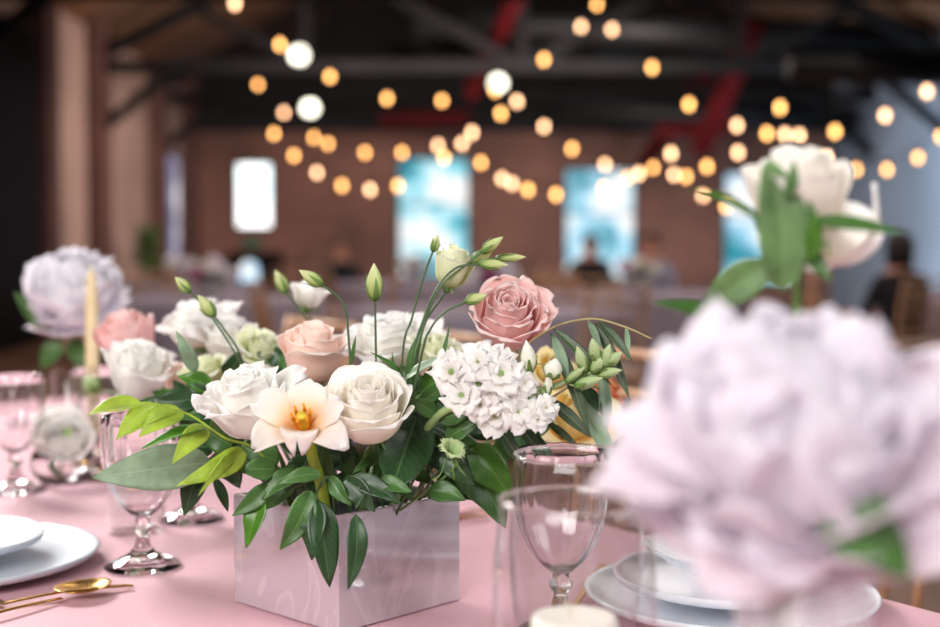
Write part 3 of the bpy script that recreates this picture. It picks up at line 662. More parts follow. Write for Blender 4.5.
# ================================================================ PLANTER
L_, R_, Fp = V((-.230, 1.294, 0)), V((-.0147, 1.276, 0)), V((-.1325, 1.153, 0))
bc = (L_ + R_) / 2; e1 = (R_ - Fp).normalized(); e2 = V((-e1.y, e1.x, 0)); hs = .0795; BH = .108
BX = Matrix(((e1.x, e2.x, 0, bc.x), (e1.y, e2.y, 0, bc.y), (0, 0, 1, TZ + .001), (0, 0, 0, 1)))
mb = MB()
o_, i_ = hs, hs - .006
def sq(h, z): return [(-h, -h, z), (h, -h, z), (h, h, z), (-h, h, z)]
vs = sq(o_, 0) + sq(o_, BH) + sq(i_, BH) + sq(i_, .006)
fs = [(3, 2, 1, 0)] + [(a + i, a + (i + 1) % 4, a + 4 + (i + 1) % 4, a + 4 + i) for a in (0, 4, 8) for i in range(4)] + [(12, 13, 14, 15)]
mb.add(vs, fs, None, BX)
tag(mb.build('planter_box', M['planter'], None, (bc.x, bc.y, TZ), smooth=False, bevel=.0015), 'square glossy white planter box holding the main arrangement on the pink cloth', 'planter')
tag(MB().box((0, 0, .046), (.155, .155, .078), BX).build('floral_foam', M['foam'], None, (bc.x, bc.y, TZ + .05), smooth=False, bevel=.004), 'dark block of floral foam inside the white planter box', 'floral foam')
BC = V((bc.x, bc.y, TZ + .086))
def root_at(dx=0, dy=0): return BC + V((dx, dy, 0))
def towards(p, k=.35, lift=.0):
    """a planting point in the foam leaning toward p"""
    d = V((p.x - bc.x, p.y - bc.y, 0)); ln = d.length
    d = d * (min(ln, .055) / ln) if ln > 1e-6 else d
    return BC + d
def stem_to(parent, base, axis, r=.0022, mat='stem'):
    base = V(base); g = towards(base); m = g.lerp(base, .5) + V((0, 0, .03))
    a = V(axis).normalized()
    return MB().tube([g - V((0, 0, .02)), m - V((0, 0, .012)), base - a * .015, base], r, 8, 6).build('stem', M[mat], parent)
def flower(kind, label, cat_, x, y, D, axis, Rpx, mat, cal=True, offs=None, **kw):
    R = px(Rpx, D); a = V(axis).normalized(); ctr = P(x, y, D); base = ctr - a * R * (.62 if kind != 'peony' else .5)
    nm = {'rose': 'rose', 'peony': 'peony', 'lis': 'lisianthus'}[kind]
    t = thing(nm, label, cat_, towards(base))
    if kind == 'peony': b = peony(t, M[mat], base, a, R, **kw)
    else: b = rose(t, M[mat], base, a, R, **kw)
    if cal: calyx(t, base, a, R * .3)
    stem_to(t, base, a)
    return t
# --- white rose
fr_ = flower('rose', 'large open ivory white rose facing front beside the open tulip', 'rose', 369, 412, 1.17, (.0, -.56, .83), 49, 'rose_white', n=20, seed=5, flare=.5, ruf=.028, nout=9, H=px(70, 1.17))
leaf(fr_, M['lf_dark'], P(418, 412, 1.21), P(392, 488, 1.15), px(27, 1.2), (.1, -1, .3), bend=-.06, kind='round', seed=3, wav=.08, stalk=P(405, 440, 1.24))
leaf(fr_, M['lf_mid'], P(372, 458, 1.2), P(352, 474, 1.17), .004, (0, -1, .2), nm='sepal', kind='lance')
# --- pink rose
pr = flower('rose', 'large dusty pink rose highest in the arrangement, beside the stock', 'rose', 506, 322, 1.25, (.1, -.68, .68), 43, 'rose_pink', n=22, seed=11, flare=.5, ruf=.045, nout=10, jag=.03, H=px(66, 1.25))
leaf(pr, M['lf_mid'], P(505, 352, 1.27), P(455, 368, 1.24), .008, (0, -.5, 1))
# --- big white carnation-like lisianthus left of the tulip
wl = flower('lis', 'large ruffled white lisianthus directly behind the open tulip', 'lisianthus', 254, 409, 1.215, (-.25, -.34, .9), 50, 'white', n=18, seed=21, flare=.75, ruf=.075, nout=9, jag=.05, H=px(74, 1.215))
# --- peach rose
pe = flower('rose', 'half-open peach rose standing behind the ivory white rose', 'rose', 313, 361, 1.34, (.1, -.2, .97), 38, 'rose_peach', n=16, H=px(62, 1.34), seed=31, flare=.55, ruf=.02, nout=7)
# --- white ruffled lisianthus behind centre
bl = flower('lis', 'ruffled white lisianthus behind the thin buds in the middle', 'lisianthus', 392, 345, 1.42, (-.1, -.3, .95), 47, 'white', n=26, seed=41, flare=1.3, ruf=.08, nout=9, jag=.06)
bl2 = flower('lis', 'small cream lisianthus low behind the pink rose and thin bud stems', 'lisianthus', 438, 352, 1.38, (.3, -.3, .9), 26, 'cream', n=16, seed=42, flare=1.2, ruf=.08, nout=6, jag=.05)
# --- left group
flower('lis', 'ruffled white lisianthus at the outer edge of the arrangement above the lime leaves', 'lisianthus', 137, 378, 1.55, (.25, -.35, .9), 36, 'white', n=16, seed=51, flare=.5, ruf=.07, nout=7, jag=.04, H=px(62, 1.55))
flower('rose', 'blurred blush pink rose behind the outermost white lisianthus', 'rose', 131, 349, 1.75, (-.2, -.3, .93), 34, 'rose_pink', n=18, seed=52, flare=.1, nout=6, H=px(62, 1.75))
flower('lis', 'blurred white lisianthus standing tallest behind the paired buds', 'lisianthus', 197, 325, 1.62, (-.2, -.2, .95), 38, 'white', n=20, seed=53, flare=1.2, ruf=.07, nout=6)
flower('lis', 'blurred white lisianthus just behind the paired bud stems', 'lisianthus', 226, 338, 1.58, (.2, -.4, .9), 32, 'white', n=20, seed=54, flare=1.1, ruf=.07, nout=6)
flower('lis', 'small cream and green lisianthus half-open beside the peach rose', 'lisianthus', 263, 350, 1.48, (.3, -.5, .8), 27, 'cream', n=16, seed=55, flare=1.1, ruf=.06, nout=6)
flower('lis', 'cream and green bud flower low behind the large ruffled white bloom', 'lisianthus', 205, 372, 1.5, (-.3, -.3, .9), 26, 'cream', n=14, seed=56, flare=.9, ruf=.05, nout=5)
flower('rose', 'small blush rose peeping between the outer white lisianthus and the green leaves', 'rose', 178, 378, 1.6, (-.2, -.5, .9), 20, 'rose_peach', n=16, seed=57, flare=.4, nout=5)
flower('lis', 'tiny white bloom at the shaded edge of the large ruffled lisianthus', 'lisianthus', 214, 396, 1.3, (-.4, -.5, .6), 13, 'white', n=12, seed=58, flare=1.1, ruf=.07, nout=5)
# --- right background: butter tulip-like, orange, plus yellow
flower('lis', 'blurred butter yellow bloom low on the far side under the pink rose', 'lisianthus', 572, 420, 1.42, (.3, -.6, .5), 40, 'butter', n=14, seed=61, flare=1.2, ruf=.05, nout=6)
flower('lis', 'blurred orange bloom behind the felted stock buds', 'lisianthus', 604, 392, 1.55, (.6, -.1, .6), 22, 'orange', n=12, seed=62, flare=1.0, ruf=.05, nout=5)
flower('lis', 'blurred yellow bloom directly beneath the pink rose', 'lisianthus', 552, 372, 1.38, (.3, -.5, .5), 26, 'butter', n=14, seed=63, flare=.9, ruf=.05, nout=5)
# --- open tulip
ctr = P(305, 430, 1.145); ax = V((-.05, -.72, .69)).normalized(); X = frame(ctr, ax)
tu = thing('tulip', 'open blush white tulip with a yellow centre and orange stamens', 'tulip', towards(ctr))
inv = X.inverted().to_3x3()
def tp(ang_deg, L, W, lift, curl, seed, fold=0, **kw):
    d = inv @ V((math.cos(math.radians(ang_deg)), 0, math.sin(math.radians(ang_deg)))); a = math.atan2(d.y, d.x)
    m = MB(); petal(m, [(.002, 0), (L * .35, L * (.28 + lift * .4)), (L * .72, L * (.34 + lift)), (L, L * (.30 + lift - curl))], a, W, X, 3.0, L * .02, 1.5, kw.get('notch', 0), seed, 12, 12, .01, .35, .1, fold, 0, 0)
    return m
for k, (an, L, W, lf, cu, fo, kw) in enumerate(((86, .036, .019, .32, -.1, 0, {}), (152, .042, .018, .26, -.05, .006, {}), (28, .038, .018, .2, 0, 0, {}), (214, .048, .0165, .0, .25, .004, {}), (322, .046, .016, -.0, .25, 0, {}), (268, .031, .018, .38, .6, -.004, {'notch': .25}))):
    tp(an, L, W, lf, cu, 70 + k, fo, **kw).build('petal', M['tulip'], tu, solid=.0005)
rd = random.Random(3)
for k in range(6):
    a = k * PI / 3 + .3; q = [X @ V((.003 * math.cos(a), .003 * math.sin(a), 0)), X @ V((.007 * math.cos(a), .007 * math.sin(a), .012)), X @ V((.0075 * math.cos(a), .0075 * math.sin(a), .018))]
    mb = MB().tube(q, .0009, 6, 4); mb.tube([q[2], X @ V((.008 * math.cos(a), .008 * math.sin(a), .028))], .0018, 8, r2=.001); mb.build('stamen', M['stamen'], tu)
MB().lathe([(.0035, 0), (.004, .01), (.0032, .018), (.005, .02), (.004, .023), (.0005, .0235)], 12, X, ridge=.1, k=3).build('pistil', M['pistil'], tu)
MB().tube([towards(ctr) - V((0, 0, .02)), P(322, 490, 1.2), P(314, 462, 1.17), ctr + ax * .002], .0052, 12, 6).build('stem', M['lf_lime'], tu)
leaf(tu, M['lf_mid'], P(330, 480, 1.2), P(322, 440, 1.19), .007, (0, -1, 0), kind='lance')
# --- buds on long thin stems (eustoma)
def bud_stem(label, pts, D, bpx, w, mat='bud', foot=None, sm='stem_dark', r=.0011, seedk=0, D2=None, leaves=()):
    """pts: pixel path from foot to bud base ; bpx: bud tip pixel"""
    n = len(pts) - 1
    W3 = [P(x, y, D + ((D2 or D) - D) * i / n) for i, (x, y) in enumerate(pts)]; tip = P(*bpx, D2 or D)
    g = towards(W3[0]); t = thing('lisianthus_bud', label, 'flower bud', g)
    MB().tube([g - V((0, 0, .015))] + W3, r, 8, 8).build('stem', M[sm], t)
    bud(t, W3[-1], tip, px(w, D2 or D), mat, 4, seedk)
    for (b, e, ww) in leaves: leaf(t, M['lf_mid'], P(*b, D), P(*e, D), px(ww, D), (0, -1, .3), kind='lance', bend=.05)
    return t
bud_stem('slender green bud leaning outward, higher of the pair over the white blooms', [(258, 400), (232, 348), (205, 308), (190, 292)], 1.36, (175, 277), 5.5, seedk=1)
bud_stem('plump yellow green bud, lower of the pair over the white blooms', [(256, 395), (238, 350), (226, 332), (214, 316)], 1.36, (198, 295), 6.5, seedk=2)
bud_stem('single drooping bud on a hooked stem behind the ivory rose', [(350, 370), (349, 345), (346, 312), (338, 297), (322, 285)], 1.24, (299, 270), 6.2, seedk=3, leaves=(((351, 366), (356, 335), 2),))
bud_stem('upright pointed pale bud on a straight stem above the ivory rose', [(376, 372), (375.5, 330), (375, 300)], 1.24, (374, 263), 8, seedk=4)
bud_stem('small bud at the top of a thin leaning stem before the wide window', [(402, 362), (412, 318), (424, 275), (433, 251)], 1.26, (438, 235), 4.6, seedk=5)
bud_stem('nodding small green bud beside the pink rose petals', [(420, 362), (430, 330), (445, 312), (466, 302)], 1.2, (487, 295), 5.5, seedk=6)
bud_stem('upper green bud of the cluster above the pink rose', [(416, 368), (426, 320), (442, 285), (470, 262), (482, 252)], 1.25, (503, 237), 5.2, seedk=7)
bud_stem('second green bud of the cluster above the pink rose, short and plump', [(414, 368), (424, 322), (440, 285), (458, 268), (472, 261)], 1.26, (494, 249), 6, seedk=8)
bud_stem('outermost green bud of the cluster above the pink rose, lying nearly level', [(412, 368), (424, 318), (440, 284), (462, 266), (496, 258)], 1.27, (526, 257), 4.2, seedk=9)
bud_stem('lowest green bud of the cluster above the pink rose, touching its petals', [(410, 370), (424, 318), (438, 287), (456, 268), (480, 264)], 1.22, (508, 265), 5.2, seedk=10)
bud_stem('blurred green bud standing behind the hooked bud', [(316, 345), (303, 315), (286, 293)], 1.5, (275, 270), 6, seedk=11, D2=1.5)
t = thing('lisianthus', 'half-open cream white bud flower held over the pink rose', 'lisianthus', towards(P(446, 280, 1.26)))
rose(t, M['cream'], P(447, 288, 1.27), (.25, -.15, .95), px(23, 1.26), px(44, 1.26), n=14, seed=81, flare=.25, ruf=.03, nout=5)
calyx(t, P(447, 289, 1.27), (.25, -.15, .95), px(8, 1.26)); MB().tube([towards(P(440, 300, 1.3)), P(412, 372, 1.28), P(424, 325, 1.27), P(440, 300, 1.27), P(447, 289, 1.27)], .0013, 8).build('stem', M['stem_dark'], t)
t = thing('lisianthus', 'small blurred white bloom with a green base behind the hooked bud', 'lisianthus', towards(P(306, 300, 1.55)))
rose(t, M['white'], P(307, 308, 1.55), (.2, -.1, .95), px(20, 1.55), px(28, 1.55), n=12, seed=82, flare=.5, ruf=.03, nout=4)
calyx(t, P(307, 309, 1.55), (.1, 0, 1), px(9, 1.55), 'stem'); MB().tube([towards(P(306, 300, 1.55)), P(318, 350, 1.52), P(307, 309, 1.55)], .0013, 8).build('stem', M['stem_dark'], t)
# bundle of slender foliage blades near the bud stems
t = thing('foliage_sprig', 'fan of short dark green blades wrapped round the middle bud stems', 'leaf sprig', towards(P(410, 390, 1.24)))
for k, (b, e, w) in enumerate((((412, 395), (425, 325), 4), ((418, 395), (450, 322), 3), ((408, 395), (392, 352), 3.5), ((405, 390), (370, 352), 3), ((424, 392), (480, 352), 6), ((420, 400), (456, 372), 9))):
    leaf(t, M['lf_mid'], P(*b, 1.24), P(*e, 1.24 - .01 * k), px(w, 1.24), (0, -1, .4), kind='lance', bend=.1, curve=.1 if k % 2 else -.1, seed=k, stalk=P(414, 430, 1.25))
t = thing('foliage_sprig', 'broad grey green leaf with a rolled edge between ivory rose and stock', 'leaf sprig', towards(P(420, 370, 1.22)))
leaf(t, M['lf_grey'], P(405, 380, 1.22), P(452, 358, 1.2), px(9, 1.2), (0, -.6, .9), bend=.08, stalk=P(404, 420, 1.24))
leaf(t, M['lf_bright'], P(424, 390, 1.23), P(448, 358, 1.22), px(10, 1.2), (0, -.9, .4), bend=.05, stalk=P(404, 420, 1.24))
# --- stock spike
D = 1.17
st = thing('stock_flower', 'white stock spike with frilly florets and felted green buds under the pink rose', 'stock', towards(P(470, 410, D)))
MB().tube([towards(P(470, 410, D)), P(430, 425, D + .03), P(470, 405, D + .02), P(515, 398, D + .01), P(555, 386, D), P(590, 372, D), P(612, 362, D)], .0042, 10, 8, r2=.0022).build('stem', M['bud_green'], st)
fl = [(452, 372, -.3, 18), (478, 362, -.1, 17), (500, 374, .15, 19), (478, 385, -.05, 20), (508, 398, .2, 15), (462, 396, -.3, 16), (495, 417, .0, 18), (518, 412, .35, 17), (480, 405, -.1, 15), (497, 358, .1, 12), (546, 408, .5, 11), (538, 420, .3, 10), (524, 384, .4, 12)]
for k, (x, y, ax_, r) in enumerate(fl):
    R = px(r * 1.3, D); p = P(x, y, D - .012 - .004 * (k % 3)); a = V((ax_, -.85, .3 + .1 * ((k * 7) % 4 - 1.5)))
    X = frame(p, a, k); mb = MB(); rd = random.Random(100 + k)
    for i in range(4):
        petal(mb, [(.0005, -.2 * R), (R * .3, 0), (R * .7, R * .1), (R, R * rd.uniform(-.12, .15))], i * PI / 2 + rd.uniform(-.3, .3), R * rd.uniform(.55, .75), X, 3, R * .16, 1.5, .1, k * 9 + i, 9, 8, .04, .3, .1)
    for i in range(4):
        petal(mb, [(.0005, 0), (R * .22, R * .15), (R * .42, R * .3), (R * .6, R * .36)], i * PI / 2 + .5 + rd.uniform(-.2, .2), R * .3, X, 2, R * .1, 2, .1, k * 9 + i + 50, 6, 6, .05, .3, .1)
    f_ = mb.build('floret', M['white'], st, solid=.0004)
    if k in (0, 2, 3, 5): MB().lathe([(.0005, R * .2), (R * .13, R * .16), (R * .16, R * .06), (R * .1, 0)], 12, X, ridge=.15, k=5).build('floret_eye', M['bud_green'], f_)
for k, (b, e, w, m) in enumerate((((530, 372), (526, 340), 7.5, 'bud_white'), ((551, 378), (556, 358), 9, 'bud_white'), ((548, 395), (549, 372), 4, 'bud_white'), ((585, 372), (577, 346), 6, 'bud_green'), ((597, 362), (592, 338), 6.5, 'bud_green'), ((603, 368), (610, 344), 6, 'bud_green'), ((606, 365), (622, 352), 6, 'bud_green'), ((575, 386), (603, 378), 6, 'bud_green'), ((592, 372), (604, 356), 6, 'bud_green'), ((598, 375), (622, 370), 5.5, 'bud_green'), ((566, 382), (586, 366), 4, 'bud_green'), ((545, 418), (560, 406), 6, 'bud_white'))):
    bud(st, P(*b, D - .006), P(*e, D - .012), px(w, D), m, 4, k, sl=.45)
    xs_ = 515 + (b[0] - 515) * .8; MB().tube([P(xs_, 398 - (xs_ - 515) * .33, D), P(*b, D - .006)], .0012, 6).build('pedicel', M['bud_green'], st)
# --- olive branch arching right
ol = thing('olive_branch', 'thin olive branch arching out under the pink rose with narrow drooping leaves', 'branch', towards(P(520, 360, 1.25)))
path = [towards(P(520, 380, 1.25)), P(505, 372, 1.24), P(545, 332, 1.2), P(588, 319, 1.18), P(622, 326, 1.17), P(652, 339, 1.16)]
MB().tube(path, .0013, 8, 8, r2=.0008).build('stem', M['twig'], ol)
for k, (b, e, w, m) in enumerate((((553, 328), (612, 386), 6, 'lf_olive'), ((550, 332), (590, 436), 7, 'lf_olive'), ((594, 322), (630, 400), 6, 'lf_olive'), ((598, 320), (633, 362), 5, 'lf_olive'), ((626, 326), (627, 362), 3, 'lf_grey'), ((588, 320), (601, 352), 4, 'lf_grey'), ((552, 334), (569, 384), 6, 'lf_grey'))):
    leaf(ol, M[m], P(*b, 1.19), P(*e, 1.17), px(w, 1.18), (.3, -1, .2), kind='lance', bend=.05, fold=.35, seed=k)
MB().tube([P(512, 366, 1.24), P(530, 362, 1.22), P(552, 368, 1.2)], .0007, 6).build('tendril', M['twig'], ol)
# --- long pale drooping blades under the stock
t = thing('olive_branch', 'drooping branch of long pale grey green blades hanging below the stock buds', 'branch', towards(P(520, 420, 1.27)))
MB().tube([towards(P(520, 420, 1.27)), P(505, 430, 1.25), P(548, 400, 1.23), P(575, 385, 1.22), P(600, 388, 1.21)], .0013, 8).build('stem', M['twig'], t)
for k, (b, e, w, m) in enumerate((((572, 385), (618, 470), 9, 'lf_grey'), ((602, 374), (606, 430), 7, 'lf_grey'), ((548, 398), (592, 438), 7, 'lf_olive'), ((520, 425), (545, 462), 6, 'lf_olive'), ((545, 420), (580, 448), 4, 'lf_olive'), ((583, 385), (603, 415), 7, 'lf_dark'), ((530, 428), (560, 475), 5, 'lf_dark'), ((500, 430), (526, 470), 7, 'lf_olive'))):
    leaf(t, M[m], P(*b, 1.22), P(*e, 1.2), px(w, 1.2), (.2, -1, .1), kind='blade' if k < 2 else 'lance', bend=.04, seed=k)
# --- lime leaf branch left
lm = thing('leafy_branch', 'arching branch of translucent lime green leaves reaching over the goblet', 'branch', towards(P(230, 430, 1.2)))
MB().tube([towards(P(230, 430, 1.2)), P(262, 455, 1.2), P(225, 438, 1.15), P(190, 415, 1.12), P(155, 403, 1.1)], .0014, 8, 8, r2=.0008).build('stem', M['lf_lime'], lm)
for k, (b, e, w, n, cv) in enumerate((((142, 404), (88, 415), 11, (0, -.5, .8), 0), ((158, 405), (116, 440), 9, (.3, -1, .2), .08), ((182, 411), (139, 437), 11, (.2, -.9, .4), .05), ((206, 428), (141, 449), 10, (0, -.3, .9), -.06), ((207, 428), (172, 464), 10, (.3, -1, .2), .05), ((245, 450), (176, 486), 11, (.2, -.9, .4), -.06), ((240, 452), (198, 496), 6, (.5, -.8, 0), .08), ((176, 408), (126, 436), 7, (0, -.6, .8), .0))):
    leaf(lm, M['lf_lime'] if k != 3 else M['lf_bright'], P(*b, 1.12 + .0012 * (b[0] - 142) * .5), P(*e, 1.1), px(w * 1.3, 1.12), n, kind='ovate', bend=.06, curve=cv, fold=.3, seed=k)
gl = thing('leafy_branch', 'large single grey green leaf with pointed tip under the lime leaves', 'branch', towards(P(210, 460, 1.24)))
leaf(gl, M['lf_grey'], P(212, 462, 1.22), P(92, 478, 1.2), px(26, 1.2), (0, -1, .25), kind='ovate', bend=.05, fold=.12, seed=2, stalk=P(262, 462, 1.25))
leaf(gl, M['lf_dark'], P(200, 462, 1.24), P(184, 516, 1.23), px(15, 1.2), (.2, -1, 0), kind='ovate', seed=5, stalk=P(240, 460, 1.25))
leaf(gl, M['lf_dark'], P(213, 476, 1.24), P(228, 512, 1.24), px(6, 1.2), (.7, -1, 0), kind='lance', seed=6, stalk=P(230, 465, 1.25))
# --- dark leaves hanging over planter
def spray(label, stem_pts, D0, D1, leaves, mat, sm='stem_dark'):
    n = len(stem_pts) - 1; W3 = [P(x, y, D0 + (D1 - D0) * i / n) for i, (x, y) in enumerate(stem_pts)]
    t = thing('foliage_sprig', label, 'leaf sprig', towards(W3[0])); MB().tube([towards(W3[0]) - V((0, 0, .02))] + W3, .0016, 8, 6, r2=.001).build('stem', M[sm], t)
    for k, (b, e, w, m) in enumerate(leaves):
        leaf(t, M[m or mat], P(*b, D1 + .01), P(*e, D1), px(w, D1), (random.Random(k).uniform(-.5, .5), -1, .35), kind='ovate', bend=.07, curve=random.Random(k + 3).uniform(-.08, .08), wav=.1, seed=k)
    return t
spray('glossy bright green leaves hanging over the planter corner nearest the goblet', [(300, 470), (275, 478), (258, 486)], 1.2, 1.16, [((270, 484), (232, 516), 11, 'lf_mid'), ((262, 494), (246, 548), 13, 'lf_bright'), ((276, 470), (238, 470), 13, 'lf_mid'), ((300, 470), (262, 500), 12, 'lf_mid')], 'lf_bright')
spray('dark green leaves hanging furthest down the planter front', [(330, 480), (318, 490), (316, 500)], 1.17, 1.125, [((312, 490), (280, 550), 16, 'lf_mid'), ((314, 496), (312, 560), 17, 'lf_dark'), ((318, 500), (330, 588), 18, 'lf_dark'), ((322, 474), (276, 484), 9, 'lf_mid')], 'lf_dark')
spray('single dark leaf on a thin drooping stalk in the middle of the planter front', [(372, 470), (366, 490), (356, 508)], 1.17, 1.12, [((356, 514), (348, 590), 12, 'lf_dark')], 'lf_dark')
spray('dark leaves spreading under the ivory rose along the planter rim', [(350, 480), (360, 488)], 1.2, 1.14, [((350, 478), (402, 505), 12, 'lf_dark'), ((345, 478), (375, 512), 14, 'lf_dark'), ((380, 480), (412, 492), 10, 'lf_mid'), ((330, 476), (352, 506), 9, 'lf_mid')], 'lf_dark')
spray('broad bright green leaves beyond the planter corner beside the tall clear glass', [(440, 470), (470, 480)], 1.24, 1.25, [((452, 452), (506, 528), 26, 'lf_mid'), ((470, 445), (512, 500), 22, 'lf_bright'), ((440, 470), (478, 500), 20, 'lf_dark'), ((430, 440), (470, 470), 20, 'lf_dark')], 'lf_mid')
spray('small green leaves on the planter rim near its rightmost corner', [(420, 470), (436, 478)], 1.2, 1.19, [((428, 490), (466, 500), 13, 'lf_mid'), ((440, 455), (475, 486), 14, 'lf_dark'), ((438, 420), (476, 405), 12, 'lf_mid'), ((436, 415), (408, 400), 10, 'lf_mid'), ((446, 440), (480, 422), 12, 'lf_mid')], 'lf_mid')
t = thing('seed_pod', 'pale green ruffled seed pod with dangling filaments below the stock', 'seed pod', towards(P(450, 450, 1.17)))
X = frame(P(452, 450, 1.16), (.3, -.6, .7)); mb = MB()
for i in range(6): petal(mb, [(.001, -.008), (.005, 0), (.009, .004), (.0125, .002)], i * PI / 3, .007, X, 3, .002, 3, .1, i, 8, 8, .08, .4, .2)
mb.build('pod', M['bud_green'], t, solid=.0004)
for q in ([(446, 458), (440, 475), (432, 480)], [(455, 458), (458, 466), (466, 476)], [(452, 460), (454, 480)]): MB().tube([P(x, y, 1.155) for x, y in q], .0007, 6).build('filament', M['stem'], t)
MB().tube([towards(P(450, 450, 1.17)), P(452, 470, 1.19), P(452, 452, 1.163)], .0012, 6).build('stem', M['stem'], t)
# --- filling foliage
rd = random.Random(77)
zones = [('dark leaves packed behind the hanging leaves at the planter mouth', 300, 470, 1.22, 40, 24), ('dark leaves packed beneath the ivory rose', 385, 468, 1.24, 42, 20), ('dark leaves filling the gap under the stock florets', 450, 440, 1.27, 40, 34), ('leaves filling the shade under the ruffled white lisianthus', 235, 445, 1.28, 30, 20),
         ('dark leaves behind the outermost white lisianthus', 195, 405, 1.45, 30, 22), ('leaves crowded behind the pink rose and olive twig', 520, 420, 1.35, 34, 32), ('leaves behind the peach rose on the far side of the planter', 330, 400, 1.4, 60, 22), ('leaves on the far side of the planter behind the white lisianthus', 420, 400, 1.38, 40, 24), ('leaves behind the lower row of cream flowers', 270, 385, 1.45, 34, 16)]
for k, (lab, x, y, D, sx, sy) in enumerate(zones):
    c = P(x, y, D); t = thing('foliage_sprig', lab, 'leaf sprig', towards(c)); g = towards(c)
    MB().tube([g - V((0, 0, .02)), g.lerp(c, .5), c], .0018, 8, 4).build('stem', M['stem_dark'], t)
    for i in range(15 if k < 4 else 12):
        a = rd.uniform(0, 6.28); b = P(x + rd.gauss(0, sx * .45), y + rd.gauss(0, sy * .45), D + rd.uniform(-.02, .03))
        e = b + V((math.cos(a) * .042, rd.uniform(-.02, .01), math.sin(a) * .035 - .004))
        leaf(t, M[rd.choice(['lf_dark', 'lf_dark', 'lf_mid', 'lf_mid'] if k != 4 else ['lf_dark', 'lf_mid', 'lf_bright'])], b, e, rd.uniform(.009, .016), (rd.uniform(-.6, .6), -1, rd.uniform(-.2, .8)), kind='ovate', bend=rd.uniform(-.1, .12), wav=.1, seed=i)
spray('broad dark green leaves between the two ruffled white lisianthus blooms', [(225, 410), (200, 400)], 1.36, 1.34, [((205, 398), (146, 402), 13, 'lf_dark'), ((220, 405), (170, 418), 12, 'lf_mid'), ((212, 388), (178, 376), 12, 'lf_bright'), ((196, 372), (176, 330), 9, 'lf_grey'), ((225, 400), (186, 384), 11, 'lf_dark')], 'lf_dark')
# ================================================================ TABLEWARE
def glass_shell(parent, pts_out, th, X, mat, nm, n=48, thick_bottom=.003):
    """closed lathe: outer profile up, inner profile down"""
    inn = [(max(r - th, .0005), z) for r, z in pts_out if z > thick_bottom + pts_out[0][1]]
    pts = pts_out + [(pts_out[-1][0] - th / 2, pts_out[-1][1] + th * .4)] + inn[::-1] + [(.0003, thick_bottom + pts_out[0][1])]
    return MB().lathe(pts, n, X).build(nm, mat, parent)
def hurricane(x, D, lab, candle, wdt=.05, grp=None):
    c = P(x, 500, D); c.z = TZ + .001; X = Matrix.Translation(c); s = wdt / .05
    t = thing('glass_candle_holder', lab, 'candle holder', c)
    pts = [(.0005, 0), (.03 * s, 0), (.036 * s, .003), (.042 * s, .012), (.0485 * s, .04), (.053 * s, .08), (.0545 * s, .11), (.0535 * s, .145), (.0505 * s, .175), (.0495 * s, .184)]
    glass_shell(t, pts, .0016, X, M['thin'], 'glass_body', 64)
    rr = .0492 * s
    MB().tube([c + V((rr * math.cos(k * PI / 24), rr * math.sin(k * PI / 24), .185)) for k in range(49)], .0014, 8, 1).build('rim', M['glass'], t)
    if candle:
        k = thing('pillar_candle', 'short white pillar candle inside the nearest clear glass holder', 'candle', c + V((0, 0, .004)))
        Xc = Matrix.Translation(c + V((0, 0, .004)))
        MB().lathe([(.0005, 0), (.028, 0), (.029, .002), (.029, .1), (.0275, .1035), (.025, .104), (.012, .1015), (.0005, .101)], 40, Xc).build('wax', M['wax'], k)
        MB().tube([c + V((-.003, 0, .104)), c + V((-.0035, 0, .112)), c + V((-.006, 0, .119))], .0009, 8).build('wick', M['wick'], k)
hurricane(575, .85, 'nearest barrel shaped clear glass holder with a white candle inside', True)
hurricane(576, 1.04, 'second barrel shaped clear glass holder, empty, just beyond the one with candle', False)
def goblet_at(c, lab, s=1., grp=None):
    t = thing('goblet', lab, 'goblet', c, grp); X = Matrix.Translation(c) @ Matrix.Scale(s, 4)
    foot = [(.0005, .0), (.040, 0), (.0415, .002), (.040, .0045), (.028, .010), (.014, .017), (.0085, .026), (.0068, .034)]
    MB().lathe(foot + [(.0005, .036)], 48, X, ridge=.02, k=9).build('foot', M['glass'], t)
    MB().lathe([(.0005, .033), (.0066, .034), (.0065, .038), (.0105, .043), (.0108, .047), (.0075, .052), (.0075, .056), (.0005, .057)], 32, X).build('stem', M['glass'], t)
    out = [(.0005, .0545), (.010, .057), (.020, .066), (.030, .080), (.038, .098), (.0425, .12), (.0435, .14), (.0425, .158), (.041, .168)]
    th = .0016; inn = [(r - th, z) for r, z in out if z > .062]
    MB().lathe(out + [(.040, .169)] + inn[::-1] + [(.012, .0625), (.0005, .0605)], 60, X, ridge=.035, k=14).build('bowl', M['glass'], t)
    return t
gA = G(143, 568); gA.z += .001
gob = goblet_at(gA, 'short stemmed clear goblet standing beneath the lime leaves near gold spoon')
def gob_copy(p, lab, rz=0):
    c = copy_tree(gob); c.location = (p.x, p.y, TZ + .001); c.rotation_euler = (0, 0, rz); c['label'] = lab
p = P(561, 500, 1.175); gob_copy(p, 'clear goblet seen through the two nearest barrel shaped glasses', 1)
gob_copy(G(192, 521), 'clear goblet behind the dark leaf tips between planter and near goblet', 2)
gob_copy(G(16, 492), 'blurred clear goblet at the edge of the view behind the grey plates', 3)
gob_copy(G(100, 478), 'blurred clear goblet behind the round white ranunculus', .5)
def cyl_vase(c, r, h, lab, mat='thin', nm='glass_vase', cat_='vase', th=.0018):
    X = Matrix.Translation(c); return tag(MB().lathe([(.0005, 0), (r * .96, 0), (r, .003), (r, h), (r - th / 2, h + .0008), (r - th, h), (r - th, .006), (.0005, .006)], 48, X).build(nm, M[mat], None, c), lab, cat_)
c = G(137, 532); c.z += .001; cyl_vase(c, .036, .11, 'straight clear glass cylinder just behind the near goblet', cat_='vase')
